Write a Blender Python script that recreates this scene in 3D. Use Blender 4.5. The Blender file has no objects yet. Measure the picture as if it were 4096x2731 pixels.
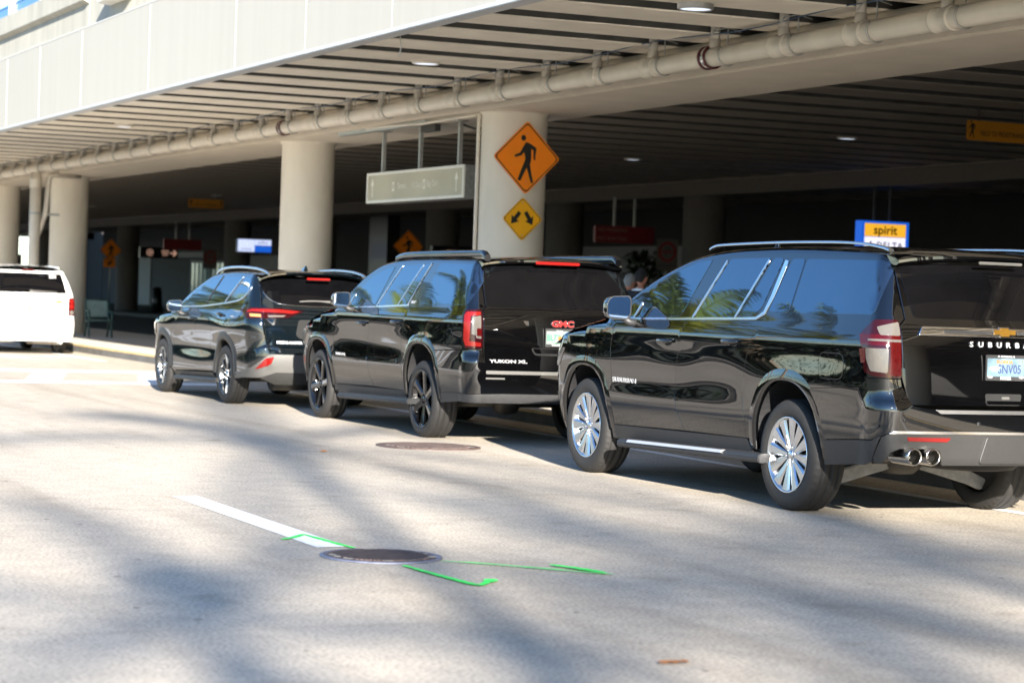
import bpy, bmesh, math, random
from mathutils import Vector, Matrix
from mathutils.geometry import delaunay_2d_cdt
PI = math.pi
random.seed(7)
C = bpy.context.scene.collection
scene = bpy.context.scene

# ------------------------------------------------------------------ camera
YAW, PITCH, ROLL, CAM_H = math.radians(23.946), math.radians(-1.1486), math.radians(1.9993), 1.5403
Fv = Vector((math.sin(YAW)*math.cos(PITCH), math.cos(YAW)*math.cos(PITCH), math.sin(PITCH)))
R0 = Vector((math.cos(YAW), -math.sin(YAW), 0)); U0 = R0.cross(Fv)
Rv = R0*math.cos(ROLL)+U0*math.sin(ROLL); Uv = U0*math.cos(ROLL)-R0*math.sin(ROLL)
cam_d = bpy.data.cameras.new('camera'); cam = bpy.data.objects.new('camera', cam_d); C.objects.link(cam)
cam.matrix_world = Matrix(((Rv.x, Uv.x, -Fv.x, 0), (Rv.y, Uv.y, -Fv.y, 0), (Rv.z, Uv.z, -Fv.z, CAM_H), (0, 0, 0, 1)))
cam_d.lens = 81.374; cam_d.sensor_width = 36; cam_d.clip_end = 4000; cam_d.clip_start = .1
cam_d.dof.use_dof = True; cam_d.dof.focus_distance = 18.2; cam_d.dof.aperture_fstop = 2.8
scene.camera = cam
# ------------------------------------------------------------------ light
SUN_EL, SUN_AZ = math.radians(16.5), math.radians(13.2)      # azimuth the light travels towards, clockwise from +Y
world = bpy.data.worlds.new('World'); scene.world = world; world.use_nodes = True
nt = world.node_tree; bg = nt.nodes['Background']
sky = nt.nodes.new('ShaderNodeTexSky'); sky.sky_type = 'NISHITA'; sky.sun_disc = False
sky.sun_elevation = SUN_EL; sky.sun_rotation = SUN_AZ+PI; sky.altitude = 0; sky.air_density = 1.0; sky.dust_density = .15; sky.ozone_density = 5.0
tint = nt.nodes.new('ShaderNodeMix'); tint.data_type = 'RGBA'; tint.blend_type = 'MULTIPLY'; tint.inputs[0].default_value = 1.; tint.inputs[7].default_value = (1.0, 1.0, 1.0, 1)
nt.links.new(sky.outputs[0], tint.inputs[6]); nt.links.new(tint.outputs[2], bg.inputs[0]); bg.inputs[1].default_value = .062
sl = bpy.data.lights.new('sun', 'SUN'); sl.energy = 4.2; sl.angle = math.radians(.53); sl.color = (1, .93, .83)
so = bpy.data.objects.new('sun', sl); C.objects.link(so)
sd = Vector((math.sin(SUN_AZ)*math.cos(SUN_EL), math.cos(SUN_AZ)*math.cos(SUN_EL), -math.sin(SUN_EL)))
so.rotation_mode = 'QUATERNION'; so.rotation_quaternion = sd.to_track_quat('-Z', 'Y')
vs = scene.view_settings; vs.view_transform = 'Standard'; vs.look = 'None'; vs.gamma = 1; vs.exposure = 2.68
scene.cycles.use_denoising = True
try: scene.cycles.denoiser = 'OPENIMAGEDENOISE'
except Exception: pass
scene.cycles.max_bounces = 8; scene.cycles.diffuse_bounces = 4; scene.cycles.glossy_bounces = 4
scene.cycles.sample_clamp_indirect = 10; scene.cycles.blur_glossy = .3

# ------------------------------------------------------------------ materials
MT = {}
def mat(name, col, rough=.5, metal=0., var=.08, scale=8., bump=0., bscale=None, coat=0., ior=1.5, emit=None, estr=0., spec=None, rvar=0., stretch=None):
    m = bpy.data.materials.new(name); m.use_nodes = True; n = m.node_tree; b = n.nodes['Principled BSDF']
    tc = n.nodes.new('ShaderNodeTexCoord'); nz = n.nodes.new('ShaderNodeTexNoise'); nz.inputs['Scale'].default_value = scale; nz.inputs['Detail'].default_value = 5
    if stretch:
        mp = n.nodes.new('ShaderNodeMapping'); mp.inputs['Scale'].default_value = stretch
        n.links.new(tc.outputs['Object'], mp.inputs[0]); n.links.new(mp.outputs[0], nz.inputs['Vector'])
    else: n.links.new(tc.outputs['Object'], nz.inputs['Vector'])
    rp = n.nodes.new('ShaderNodeValToRGB'); c = Vector(col[:3])
    rp.color_ramp.elements[0].position = .3; rp.color_ramp.elements[1].position = .7
    rp.color_ramp.elements[0].color = (*(c*(1-var)), 1); rp.color_ramp.elements[1].color = (*(c*(1+var)), 1)
    n.links.new(nz.outputs[0], rp.inputs[0]); n.links.new(rp.outputs[0], b.inputs['Base Color'])
    b.inputs['Roughness'].default_value = rough; b.inputs['Metallic'].default_value = metal; b.inputs['IOR'].default_value = ior
    b.inputs['Coat Weight'].default_value = coat; b.inputs['Coat Roughness'].default_value = .03
    if rvar:
        mr = n.nodes.new('ShaderNodeMapRange'); mr.inputs[1].default_value = .3; mr.inputs[2].default_value = .7
        mr.inputs[3].default_value = max(0, rough-rvar); mr.inputs[4].default_value = rough+rvar
        n.links.new(nz.outputs[0], mr.inputs[0]); n.links.new(mr.outputs[0], b.inputs['Roughness'])
    if emit:
        b.inputs['Emission Color'].default_value = (*emit, 1); b.inputs['Emission Strength'].default_value = estr
    if bump:
        n2 = n.nodes.new('ShaderNodeTexNoise'); n2.inputs['Scale'].default_value = bscale or scale*6; n2.inputs['Detail'].default_value = 4
        n.links.new(tc.outputs['Object'], n2.inputs['Vector'])
        bp = n.nodes.new('ShaderNodeBump'); bp.inputs['Strength'].default_value = bump; bp.inputs['Distance'].default_value = .01
        n.links.new(n2.outputs[0], bp.inputs['Height']); n.links.new(bp.outputs[0], b.inputs['Normal'])
    MT[name] = m; return m

mat('paint_black', (.0012, .0012, .0014), .02, var=.15, coat=0., ior=1.85)
mat('paint_navy', (.0020, .0036, .0048), .04, var=.15, ior=1.8)
mat('paint_white', (.60, .60, .585), .25, var=.02, coat=.5)
mat('glass', (.004, .005, .006), .012, var=.2, ior=2.5)
mat('glass_rear', (.002, .002, .0024), .02, var=.2, ior=1.38)
mat('mirror_glass', (.16, .2, .25), .05, metal=1., var=.03)
mat('chrome', (.75, .75, .76), .09, metal=1., var=.03)
mat('satin_metal', (.62, .63, .65), .28, metal=1., var=.05)
mat('rail_silver', (.55, .57, .60), .22, metal=1., var=.04)
mat('rim_silver', (.66, .67, .69), .24, metal=1., var=.05)
mat('rim_grey', (.17, .175, .18), .26, metal=1., var=.05)
mat('rim_black', (.0025, .0025, .003), .07, var=.2, ior=1.7)
mat('rubber', (.0105, .0098, .0092), .75, var=.25, scale=20, bump=.2, bscale=90)
mat('plastic_dark', (.012, .012, .013), .55, var=.2, scale=30, bump=.08, bscale=300)
mat('plastic_grey', (.0145, .0142, .0136), .5, var=.08, scale=30, bump=.06, bscale=400)
mat('letter_silver', (.42, .42, .43), .25, metal=.4, var=.03)
mat('plastic_light', (.062, .060, .056), .5, var=.06)
mat('void', (.004, .004, .004), .9, var=.2)
mat('lamp_red', (.042, .0012, .0016), .08, var=.12, scale=40, ior=1.5, bump=.12, bscale=120)
mat('lamp_dark_red', (.018, .002, .003), .06, var=.2, ior=1.5)
mat('lamp_bright_red', (.14, .006, .005), .12, var=.1, scale=60)
mat('lamp_clear', (.085, .078, .07), .10, var=.10, scale=22, stretch=(9, 1, 1))
mat('lamp_amber', (.40, .16, .06), .12, var=.15, scale=30)
mat('gold', (.20, .105, .015), .3, metal=.6, var=.1)
mat('badge_red', (.22, .02, .02), .2, var=.1)
mat('plate_white', (.15, .178, .165), .4, var=.05)
mat('plate_blue', (.085, .135, .17), .4, var=.25, scale=14)
mat('plate_green', (.02, .22, .10), .5)
mat('ink_navy', (.02, .03, .09), .5)
mat('ink_black', (.008, .008, .008), .5)
mat('ink_white', (.30, .30, .31), .5)
mat('orange_fruit', (.35, .10, .01), .5)
mat('steel_dark', (.05, .048, .045), .5, metal=.6, var=.3)
mat('cast_grey', (.20, .20, .195), .55, metal=.2, var=.25, scale=15)
mat('exhaust', (.45, .43, .40), .22, metal=1., var=.1)
mat('sign_orange', (.95, .245, .004), .4, var=.06, scale=3)
mat('sign_amber', (.95, .44, .006), .4, var=.06, scale=3)
mat('sign_amber_shaded', (.50, .20, .004), .5, var=.06, scale=3)  # sign amber with the shade under the deck put into its colour
mat('sign_alu', (.55, .56, .55), .35, metal=.7, var=.05)
mat('sign_face', (.44, .385, .265), .42, metal=0, var=.14, scale=.9)
mat('sign_edge', (.74, .70, .62), .4, metal=.0, var=.04)
mat('sign_letter', (.80, .76, .64), .5)
mat('sign_black', (.006, .006, .007), .3)
mat('copper_lit', (.6, .35, .25), .4, emit=(1., .58, .42), estr=.06)
mat('sign_red', (.16, .008, .012), .4)
mat('sign_cream', (.22, .14, .10), .5)
mat('lit_yellow', (.5, .3, .03), .4, emit=(1., .50, .035), estr=.15)
mat('lit_white', (.9, .9, .9), .4, emit=(.86, .84, 1.), estr=.17)
mat('lit_paleblue', (.7, .75, .9), .4, emit=(.62, .70, 1.), estr=.17)
mat('lit_blue', (.02, .1, .5), .4, emit=(.01, .11, .62), estr=.16)
mat('lit_lamp', (.8, .85, 1), .4, emit=(.75, .85, 1.), estr=.16)
mat('bench_green', (.015, .055, .045), .35, var=.15)
mat('bench_mesh', (.22, .30, .27), .45, var=.1)
mat('concrete_col', (.72, .65, .54), .7, var=.07, scale=2.2, bump=.08, bscale=14, stretch=(1, 1, .35))
mat('concrete_fascia', (.365, .352, .312), .7, var=.03, scale=2.6, bump=.08, bscale=40, stretch=(1, 1.6, .12))
mat('concrete_parapet', (.365, .35, .30), .75, var=.12, scale=2.2, bump=.12, bscale=20, stretch=(1, 1.4, .25))
mat('sealant', (.46, .45, .42), .6, var=.03)
mat('drip_edge', (.42, .43, .44), .5, var=.08)
mat('joist_inner_shaded', (.29, .25, .20), .7, var=.09, scale=1.8, bump=.15, bscale=18)  # beige joist colour darkened to carry the shade of the inner bay
mat('joist_paint', (.71, .65, .55), .7, var=.09, scale=1.8, bump=.15, bscale=18)  # outer-bay copy, lightened to stand in for bounced sunlight
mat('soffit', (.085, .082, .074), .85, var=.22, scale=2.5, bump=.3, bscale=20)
mat('girder_paint', (.66, .59, .49), .7, var=.06, scale=1.5, bump=.06, bscale=16)
mat('pipe_paint', (.68, .615, .52), .42, var=.07, scale=3.0, bump=.08, bscale=10)
mat('clamp_red', (.09, .015, .018), .4, var=.2)
mat('clamp_steel', (.6, .6, .6), .25, metal=1.)
mat('cable_blue', (.03, .08, .16), .5)
mat('wire_dark', (.05, .05, .045), .5)
mat('galv', (.42, .42, .40), .45, metal=.5, var=.1)
mat('pipe_dark_red', (.10, .012, .012), .4, var=.15)
mat('rail_blue', (.03, .12, .36), .3, metal=.3, var=.1)
mat('rail_white', (.8, .8, .8), .5)
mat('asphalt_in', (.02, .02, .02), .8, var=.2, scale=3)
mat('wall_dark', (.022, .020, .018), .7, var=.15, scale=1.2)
mat('wall_white', (.26, .26, .25), .6, var=.06)
mat('girder_shaded', (.13, .11, .09), .7, var=.08)  # girder colour darkened for the shade deep under the deck
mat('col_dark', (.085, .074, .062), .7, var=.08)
mat('door_glass', (.03, .06, .07), .08, var=.2, emit=(.25, .6, .6), estr=.012)
mat('paint_line', (.84, .84, .83), .6, var=.08, scale=7)
mat('paint_green', (.04, .80, .10), .6, var=.2, scale=9)
mat('curb_yellow', (.55, .40, .18), .7, var=.25, scale=8)
mat('curb', (.085, .083, .08), .85, var=.25, scale=4, bump=.2)
mat('sidewalk', (.52, .47, .395), .85, var=.10, scale=2, bump=.15, bscale=60)
mat('manhole_iron', (.095, .066, .058), .6, metal=.2, var=.35, scale=14, bump=.2)
mat('manhole_rim', (.14, .15, .20), .5, metal=.2, var=.25, scale=12, bump=.2)
mat('manhole_grit', (.30, .27, .22), .9, var=.3, scale=30)
mat('skin', (.42, .20, .135), .5, var=.08, scale=12)
mat('hair_dark', (.006, .005, .0045), .8, var=.3, scale=60)
mat('hair_grey', (.20, .195, .19), .6, var=.2, scale=60)
mat('suit', (.010, .012, .018), .8, var=.2)
mat('shirt', (.75, .76, .80), .7)
mat('shoe', (.01, .009, .008), .3)
mat('bark', (.20, .16, .12), .9, var=.35, scale=6, bump=.6, bscale=14, stretch=(1, 1, 5))
mat('frond', (.15, .165, .022), .45, var=.45, scale=1.5)
mat('frond_dry', (.22, .14, .05), .6, var=.3, scale=1.5)
mat('leaf', (.022, .036, .014), .5, var=.4, scale=2.)
mat('leaf_litter', (.30, .12, .03), .7)
mat('grass', (.04, .05, .025), .9, var=.4, scale=.8)
mat('far_concrete', (.50, .48, .43), .8, var=.08, scale=.4)
mat('far_dark', (.03, .03, .03), .8)

for nm in ('glass',):
    MT[nm].node_tree.nodes['Principled BSDF'].inputs['Specular Tint'].default_value = (.50, .78, 1., 1)  # reflection coloured blue to deepen the pale mirrored sky
def road_mat():
    m = bpy.data.materials.new('road'); m.use_nodes = True; n = m.node_tree; b = n.nodes['Principled BSDF']; L = n.links.new
    tc = n.nodes.new('ShaderNodeTexCoord')
    def nz(s, d=6, st=None):
        t = n.nodes.new('ShaderNodeTexNoise'); t.inputs['Scale'].default_value = s; t.inputs['Detail'].default_value = d
        if st:
            mp = n.nodes.new('ShaderNodeMapping'); mp.inputs['Scale'].default_value = st; L(tc.outputs['Object'], mp.inputs[0]); L(mp.outputs[0], t.inputs['Vector'])
        else: L(tc.outputs['Object'], t.inputs['Vector'])
        return t
    def ramp(src, stops):
        r = n.nodes.new('ShaderNodeValToRGB'); e = r.color_ramp.elements
        while len(e) < len(stops): e.new(.5)
        for k, (p, c) in enumerate(stops): e[k].position = p; e[k].color = (*c, 1) if len(c) == 3 else c
        L(src, r.inputs[0]); return r
    def mix(f, a, bb, mode='MIX'):
        x = n.nodes.new('ShaderNodeMix'); x.data_type = 'RGBA'; x.blend_type = mode
        if isinstance(f, float): x.inputs[0].default_value = f
        else: L(f, x.inputs[0])
        L(a, x.inputs[6]); L(bb, x.inputs[7]); return x.outputs[2]
    big = ramp(nz(.35, 4, (1, .25, 1)).outputs[0], [(.32, (.372, .327, .266)), (.68, (.448, .397, .326))])
    fine = ramp(nz(48, 3).outputs[0], [(.34, (.56, .56, .56)), (.5, (1, 1, 1)), (.68, (1.34, 1.33, 1.31))])
    c = mix(.8, big.outputs[0], fine.outputs[0], 'MULTIPLY')
    mid = ramp(nz(5, 6).outputs[0], [(.3, (.88, .88, .88)), (.7, (1.08, 1.07, 1.05))])
    c = mix(1., c, mid.outputs[0], 'MULTIPLY')
    # scattered dark chips and old gum spots
    for sc, th, dk in ((2.2, .055, .28), (5.5, .05, .45)):
        v = n.nodes.new('ShaderNodeTexVoronoi'); v.inputs['Scale'].default_value = sc; L(tc.outputs['Object'], v.inputs['Vector'])
        r = ramp(v.outputs['Distance'], [(th*.55, (dk, dk*.96, dk*.92)), (th, (1, 1, 1))]); c = mix(1., c, r.outputs[0], 'MULTIPLY')
    # oil drips and tyre film along the lane, thin cracks
    st = ramp(nz(.9, 5, (2.2, .16, 1)).outputs[0], [(.50, (1, 1, 1)), (.74, (.80, .78, .75))]); c = mix(1., c, st.outputs[0], 'MULTIPLY')
    sp = ramp(nz(1.7, 5).outputs[0], [(.62, (1, 1, 1)), (.76, (.70, .66, .60))]); c = mix(.8, c, sp.outputs[0], 'MULTIPLY')
    vc = n.nodes.new('ShaderNodeTexVoronoi'); vc.feature = 'DISTANCE_TO_EDGE'; vc.inputs['Scale'].default_value = .23
    wn = nz(1.3, 4); ad = n.nodes.new('ShaderNodeMix'); ad.data_type = 'VECTOR'; ad.inputs[0].default_value = .25; L(tc.outputs['Object'], ad.inputs[4]); L(wn.outputs[1], ad.inputs[5]); L(ad.outputs[1], vc.inputs['Vector'])
    cr = ramp(vc.outputs['Distance'], [(.0022, (.72, .70, .68)), (.005, (1, 1, 1))]); c = mix(.3, c, cr.outputs[0], 'MULTIPLY')
    L(c, b.inputs['Base Color']); b.inputs['Roughness'].default_value = .8
    bp = n.nodes.new('ShaderNodeBump'); bp.inputs['Strength'].default_value = .35; bp.inputs['Distance'].default_value = .006
    L(nz(110, 3).outputs[0], bp.inputs['Height']); L(bp.outputs[0], b.inputs['Normal']); MT['road'] = m
road_mat()

# ------------------------------------------------------------------ mesh helpers
def link(name, me, m=None, parent=None):
    o = bpy.data.objects.new(name, me); C.objects.link(o)
    if parent: o.parent = parent
    if m: me.materials.append(MT[m] if isinstance(m, str) else m)
    return o
def tag(o, label=None, cat=None, group=None, kind=None):
    if label: o['label'] = label
    if cat: o['category'] = cat
    if group: o['group'] = group
    if kind: o['kind'] = kind
    return o
def thing(name, label, cat, loc=(0, 0, 0), rz=0, group=None):
    o = bpy.data.objects.new(name, None); C.objects.link(o); o.location = loc; o.rotation_euler = (0, 0, rz); o.empty_display_size = .2
    return tag(o, label, cat, group)
class MB:
    def __init__(s): s.v = []; s.f = []; s.sm = []
    def add(s, vs, fs, smooth=False):
        b = len(s.v); s.v += [Vector(v) for v in vs]; s.f += [[b+i for i in f] for f in fs]; s.sm += [smooth]*len(fs); return s
    def box(s, a, b):
        x0, y0, z0 = a; x1, y1, z1 = b
        return s.add([(x0, y0, z0), (x1, y0, z0), (x1, y1, z0), (x0, y1, z0), (x0, y0, z1), (x1, y0, z1), (x1, y1, z1), (x0, y1, z1)],
                     [(3, 2, 1, 0), (4, 5, 6, 7), (0, 1, 5, 4), (1, 2, 6, 5), (2, 3, 7, 6), (3, 0, 4, 7)])
    def prism(s, poly, fr, d0, d1):
        """poly in 2D, fr(u,v,d)->3D"""
        n = len(poly)
        s.add([fr(u, v, d0) for u, v in poly]+[fr(u, v, d1) for u, v in poly], [list(range(n))[::-1], list(range(n, 2*n))]+[(i, (i+1) % n, n+(i+1) % n, n+i) for i in range(n)])
        return s
    def grid(s, P, nu, nv, smooth=True, closeu=False):
        vs = [P(i, j) for i in range(nu) for j in range(nv)]; fs = []
        for i in range(nu if closeu else nu-1):
            for j in range(nv-1):
                a = i*nv+j; b = ((i+1) % nu)*nv+j; fs.append((a, b, b+1, a+1))
        return s.add(vs, fs, smooth)
    def lathe(s, prof, n=32, axis='z', c=(0, 0, 0), smooth=True, cap=False):
        c = Vector(c)
        def P(i, j):
            r, h = prof[j]; a = 2*PI*i/n
            if axis == 'z': return c+Vector((r*math.cos(a), r*math.sin(a), h))
            if axis == 'x': return c+Vector((h, r*math.cos(a), r*math.sin(a)))
            return c+Vector((r*math.cos(a), h, r*math.sin(a)))
        s.grid(P, n, len(prof), smooth, True)
        if cap:
            m = len(prof); b = len(s.v)-n*m
            for j in (0, m-1):
                s.f.append([b+i*m+j for i in range(n)]); s.sm.append(False)
        return s
    def tube(s, pts, r, n=10, smooth=True, cap=True):
        pts = [Vector(p) for p in pts]; rs = r if isinstance(r, (list, tuple)) else [r]*len(pts)
        rings = []; up = None
        for i, p in enumerate(pts):
            d = (pts[min(i+1, len(pts)-1)]-pts[max(i-1, 0)]).normalized()
            if up is None:
                up = Vector((0, 0, 1)) if abs(d.z) < .9 else Vector((1, 0, 0))
            a = d.cross(up); a.normalize(); up = a.cross(d)
            rings.append([p+(a*math.cos(2*PI*k/n)+up*math.sin(2*PI*k/n))*rs[i] for k in range(n)])
        b = len(s.v); s.v += [v for rg in rings for v in rg]
        for i in range(len(pts)-1):
            for k in range(n):
                s.f.append([b+i*n+k, b+i*n+(k+1) % n, b+(i+1)*n+(k+1) % n, b+(i+1)*n+k]); s.sm.append(smooth)
        if cap:
            s.f.append([b+k for k in range(n)][::-1]); s.f.append([b+(len(pts)-1)*n+k for k in range(n)]); s.sm += [False, False]
        return s
    def mesh(s, name, bevel=0, seg=2):
        me = bpy.data.meshes.new(name); me.from_pydata([tuple(v) for v in s.v], [], s.f)
        me.polygons.foreach_set('use_smooth', s.sm)
        bm = bmesh.new(); bm.from_mesh(me)
        if bevel:
            es = [e for e in bm.edges if len(e.link_faces) == 2 and e.calc_face_angle(0) > .6]
            bmesh.ops.bevel(bm, geom=es, offset=bevel, segments=seg, affect='EDGES', clamp_overlap=True)
        bmesh.ops.recalc_face_normals(bm, faces=bm.faces); bm.to_mesh(me); bm.free(); me.update(); return me
    def obj(s, name, m, parent=None, bevel=0, seg=2): return link(name, s.mesh(name, bevel, seg), m, parent)
def text_mesh(txt, size, depth=.002, bold=0., space=1., align='CENTER', font_scale_x=1.):
    cu = bpy.data.curves.new('lettering', 'FONT'); cu.body = txt; cu.size = size; cu.extrude = depth; cu.offset = bold; cu.space_character = space
    cu.align_x = align; cu.align_y = 'CENTER'; cu.resolution_u = 3
    o = bpy.data.objects.new('lettering', cu); C.objects.link(o)
    dg = bpy.context.evaluated_depsgraph_get(); me = bpy.data.meshes.new_from_object(o.evaluated_get(dg))
    bpy.data.objects.remove(o); bpy.data.curves.remove(cu); me.materials.clear()
    if font_scale_x != 1.: me.transform(Matrix.Diagonal((font_scale_x, 1, 1, 1)))
    return me
def text_obj(name, txt, size, m, parent, fr, depth=.002, **k):
    """fr: (origin, right, up) ; text lies in that plane facing right x up"""
    me = text_mesh(txt, size, depth, **k); o_, r_, u_ = [Vector(a) for a in fr]; n_ = r_.cross(u_)
    me.transform(Matrix(((r_.x, u_.x, n_.x, o_.x), (r_.y, u_.y, n_.y, o_.y), (r_.z, u_.z, n_.z, o_.z), (0, 0, 0, 1))))
    return link(name, me, m, parent)
def rounded(poly, r, seg=5):
    out = []; n = len(poly)
    for i in range(n):
        p = Vector(poly[i]); a = Vector(poly[i-1]); b = Vector(poly[(i+1) % n]); rr = r[i] if isinstance(r, (list, tuple)) else r
        if rr <= 0: out.append(tuple(p)); continue
        la, lb = (a-p).length, (b-p).length; k = min(rr, la*.49, lb*.49); p0 = p+(a-p)/la*k; p1 = p+(b-p)/lb*k
        for j in range(seg+1):
            t = j/seg; out.append(tuple(p0*(1-t)**2+p*2*t*(1-t)+p1*t*t))
    return out
def pchip(tab):
    xs = [a for a, _ in tab]; ys = [b for _, b in tab]; n = len(xs)
    h = [xs[i+1]-xs[i] for i in range(n-1)]; dl = [(ys[i+1]-ys[i])/h[i] for i in range(n-1)]; m = [0]*n
    m[0] = dl[0]; m[-1] = dl[-1]
    for i in range(1, n-1):
        if dl[i-1]*dl[i] > 0:
            w1 = 2*h[i]+h[i-1]; w2 = h[i]+2*h[i-1]; m[i] = (w1+w2)/(w1/dl[i-1]+w2/dl[i])
    def f(x):
        if x <= xs[0]: return ys[0]+m[0]*(x-xs[0])
        if x >= xs[-1]: return ys[-1]+m[-1]*(x-xs[-1])
        i = 0
        while x > xs[i+1]: i += 1
        t = (x-xs[i])/h[i]; t2 = t*t; t3 = t2*t
        return ys[i]*(2*t3-3*t2+1)+h[i]*m[i]*(t3-2*t2+t)+ys[i+1]*(3*t2-2*t3)+h[i]*m[i+1]*(t3-t2)
    return f
def crom(pts, k=6, closed=False):
    n = len(pts); P = [Vector(p) for p in pts]; out = []
    for i in range(n if closed else n-1):
        g = lambda j: P[j % n] if closed else P[max(0, min(n-1, j))]
        a, b, c, d = g(i-1), g(i), g(i+1), g(i+2)
        for j in range(k):
            t = j/k; out.append(.5*((2*b)+(c-a)*t+(2*a-5*b+4*c-d)*t*t+(3*b-a-3*c+d)*t**3))
    if not closed: out.append(P[-1])
    return out
def smooth01(a, b, x):
    t = max(0, min(1, (x-a)/(b-a))); return t*t*(3-2*t)
# ------------------------------------------------------------------ vehicle body surface
class Car:
    """Left half of a body as a surface over (y,z) on the flank and (x,z) on the tail; right half mirrored."""
    def __init__(s, root, W0, plan, zt, yt, yn, rt, rn, bow=.05, er=.05, feats=()):
        s.root = root; s.W0 = pchip(W0); s.pl = pchip(plan); s.zt = pchip(zt); s.yt = pchip(yt); s.yn = pchip(yn); s.rt = pchip(rt); s.rn = rn; s.bow = bow; s.er = er; s.feats = feats
    def w(s, y, z):
        b = s.W0(z)*s.pl(y)
        for f in s.feats: b += f(y, z)
        t = s.zt(y)-z; r = s.er
        if t < r:
            t = max(t, 0)+.05*r; b -= r*(1-math.sqrt(max(0, 1-max(0, (r-t)/r)**2)))
        return b
    def S(s, mode, u, z):
        yt = s.yt(z)+s.bow; rt = s.rt(z); yc = yt+rt; wc = s.w(yc, z); xc = wc-rt
        if mode == 'tail':
            sg = -1 if u <= 0 else 1; a = abs(u)
            if a <= xc: return Vector((u, s.yt(z)+s.bow*(a/xc)**2, z))
            d = a-xc
            if d < rt*PI/2: an = d/rt; return Vector((sg*(xc+rt*math.sin(an)), yc-rt*math.cos(an), z))
            y = yc+(d-rt*PI/2); return Vector((sg*s.w(y, z), y, z))
        yn = s.yn(z)-s.bow; ync = yn-s.rn
        if u < yc: return s.S('tail', -(xc+rt*PI/2+(yc-u)*-1), z)
        if u > ync:
            wn = s.w(ync, z); xn = wn-s.rn; an = (u-ync)/s.rn
            if an < PI/2: return Vector((-(xn+s.rn*math.cos(an)), ync+s.rn*math.sin(an), z))
            x = -(xn-(u-ync-s.rn*PI/2)); return Vector((x, yn+s.bow*(1-(x/xn)**2), z))
        return Vector((-s.w(u, z), u, z))
    def t(s, y, z):
        """tail coordinate of the flank point (y,z), left side"""
        rt = s.rt(z); yc = s.yt(z)+s.bow+rt; return -(s.w(yc, z)-rt+rt*PI/2+(y-yc))
    def N(s, mode, u, z, S=None):
        S = S or s.S; e = .004
        n = (S(mode, u+e, z)-S(mode, u-e, z)).cross(S(mode, u, z+e)-S(mode, u, z-e)); n.normalize()
        p = S(mode, u, z); ref = Vector((p.x, p.y-max(min(p.y, 3.), -.4), 0))
        return -n if n.dot(ref) < 0 else n
    def pt(s, mode, u, z, off=0.): return s.S(mode, u, z)+s.N(mode, u, z)*off
    def patch(s, name, m, parent, mode, outer, holes=(), off=0., thick=.008, step=.085, mirror=False, extra=()):
        if max(p[0] for p in outer)-min(p[0] for p in outer) < .5: step = min(step, .035)
        def sub(poly):
            o = []; n = len(poly)
            for i in range(n):
                a, b = Vector(poly[i][:2]), Vector(poly[(i+1) % n][:2]); k = max(1, int(math.ceil((b-a).length/step)))
                for j in range(k): o.append(a+(b-a)*(j/k))
            return o
        loops = [sub(outer)]+[sub(h) for h in holes]; V = []; E = []
        for lp in loops:
            b = len(V); V += lp; E += [(b+i, b+(i+1) % len(lp)) for i in range(len(lp))]
        def inside(p, lp):
            c = False; n = len(lp); j = n-1
            for i in range(n):
                a, b = lp[i], lp[j]
                if (a.y > p.y) != (b.y > p.y) and p.x < (b.x-a.x)*(p.y-a.y)/(b.y-a.y)+a.x: c = not c
                j = i
            return c
        L0 = loops[0]; x0, x1 = min(v.x for v in L0), max(v.x for v in L0); y0, y1 = min(v.y for v in L0), max(v.y for v in L0)
        V += [Vector(p) for p in extra if inside(Vector(p), loops[0]) and not any(inside(Vector(p), h) for h in loops[1:])]; nb = list(V); i = 0; y = y0+step*.5; row = 0
        while y < y1:
            x = x0+step*(.5 if row % 2 else .9)
            while x < x1:
                p = Vector((x, y))
                if inside(p, L0) and not any(inside(p, h) for h in loops[1:]) and all((p-q).length_squared > (step*.45)**2 for q in nb): V.append(p)
                x += step
            y += step*.87; row += 1
        r = delaunay_2d_cdt(V, E, [], 0, 1e-6); P2 = r[0]
        T = []
        for f in r[2]:
            c = (P2[f[0]]+P2[f[1]]+P2[f[2]])/3
            if inside(c, L0) and not any(inside(c, h) for h in loops[1:]): T.append(tuple(f))
        if callable(off):
            So = lambda md, u, z: s.S(md, u, z)+s.N(md, u, z)*off(u, z)
            pn = [(So(mode, p.x, p.y), s.N(mode, p.x, p.y, So)) for p in P2]
        else:
            pn = []
            for p in P2:
                n = s.N(mode, p.x, p.y); pn.append((s.S(mode, p.x, p.y)+n*off, n))
        F = []
        for f in T:
            a, b, c = [pn[i][0] for i in f]
            F.append(f if (b-a).cross(c-a).dot(pn[f[0]][1]) > 0 else f[::-1])
        vs = [q[0] for q in pn]; ns = [q[1] for q in pn]; cnt = {}
        for f in F:
            for k in range(3):
                e = (f[k], f[(k+1) % 3]); cnt[e] = 1
        if thick:
            low = {}
            for (a, b) in [e for e in cnt if (e[1], e[0]) not in cnt]:
                pa, na = pn[a]; pb, nb_ = pn[b]; d = (pb-pa); nn = d.cross(na)
                if nn.length < 1e-9: continue
                nn.normalize()
                for q_, p_, n_ in ((a, pa, na), (b, pb, nb_)):
                    if q_ not in low: low[q_] = len(vs); vs.append(p_-n_*thick); ns.append(nn.copy())
                    else: ns[low[q_]] += nn
                F.append((b, a, low[a], low[b]))
            for q_ in low.values(): ns[q_].normalize()
        used = sorted({i for f in F for i in f}); rm = {o_: n_ for n_, o_ in enumerate(used)}; vs = [vs[i] for i in used]; ns = [ns[i] for i in used]; F = [tuple(rm[i] for i in f) for f in F]
        out = []
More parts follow.
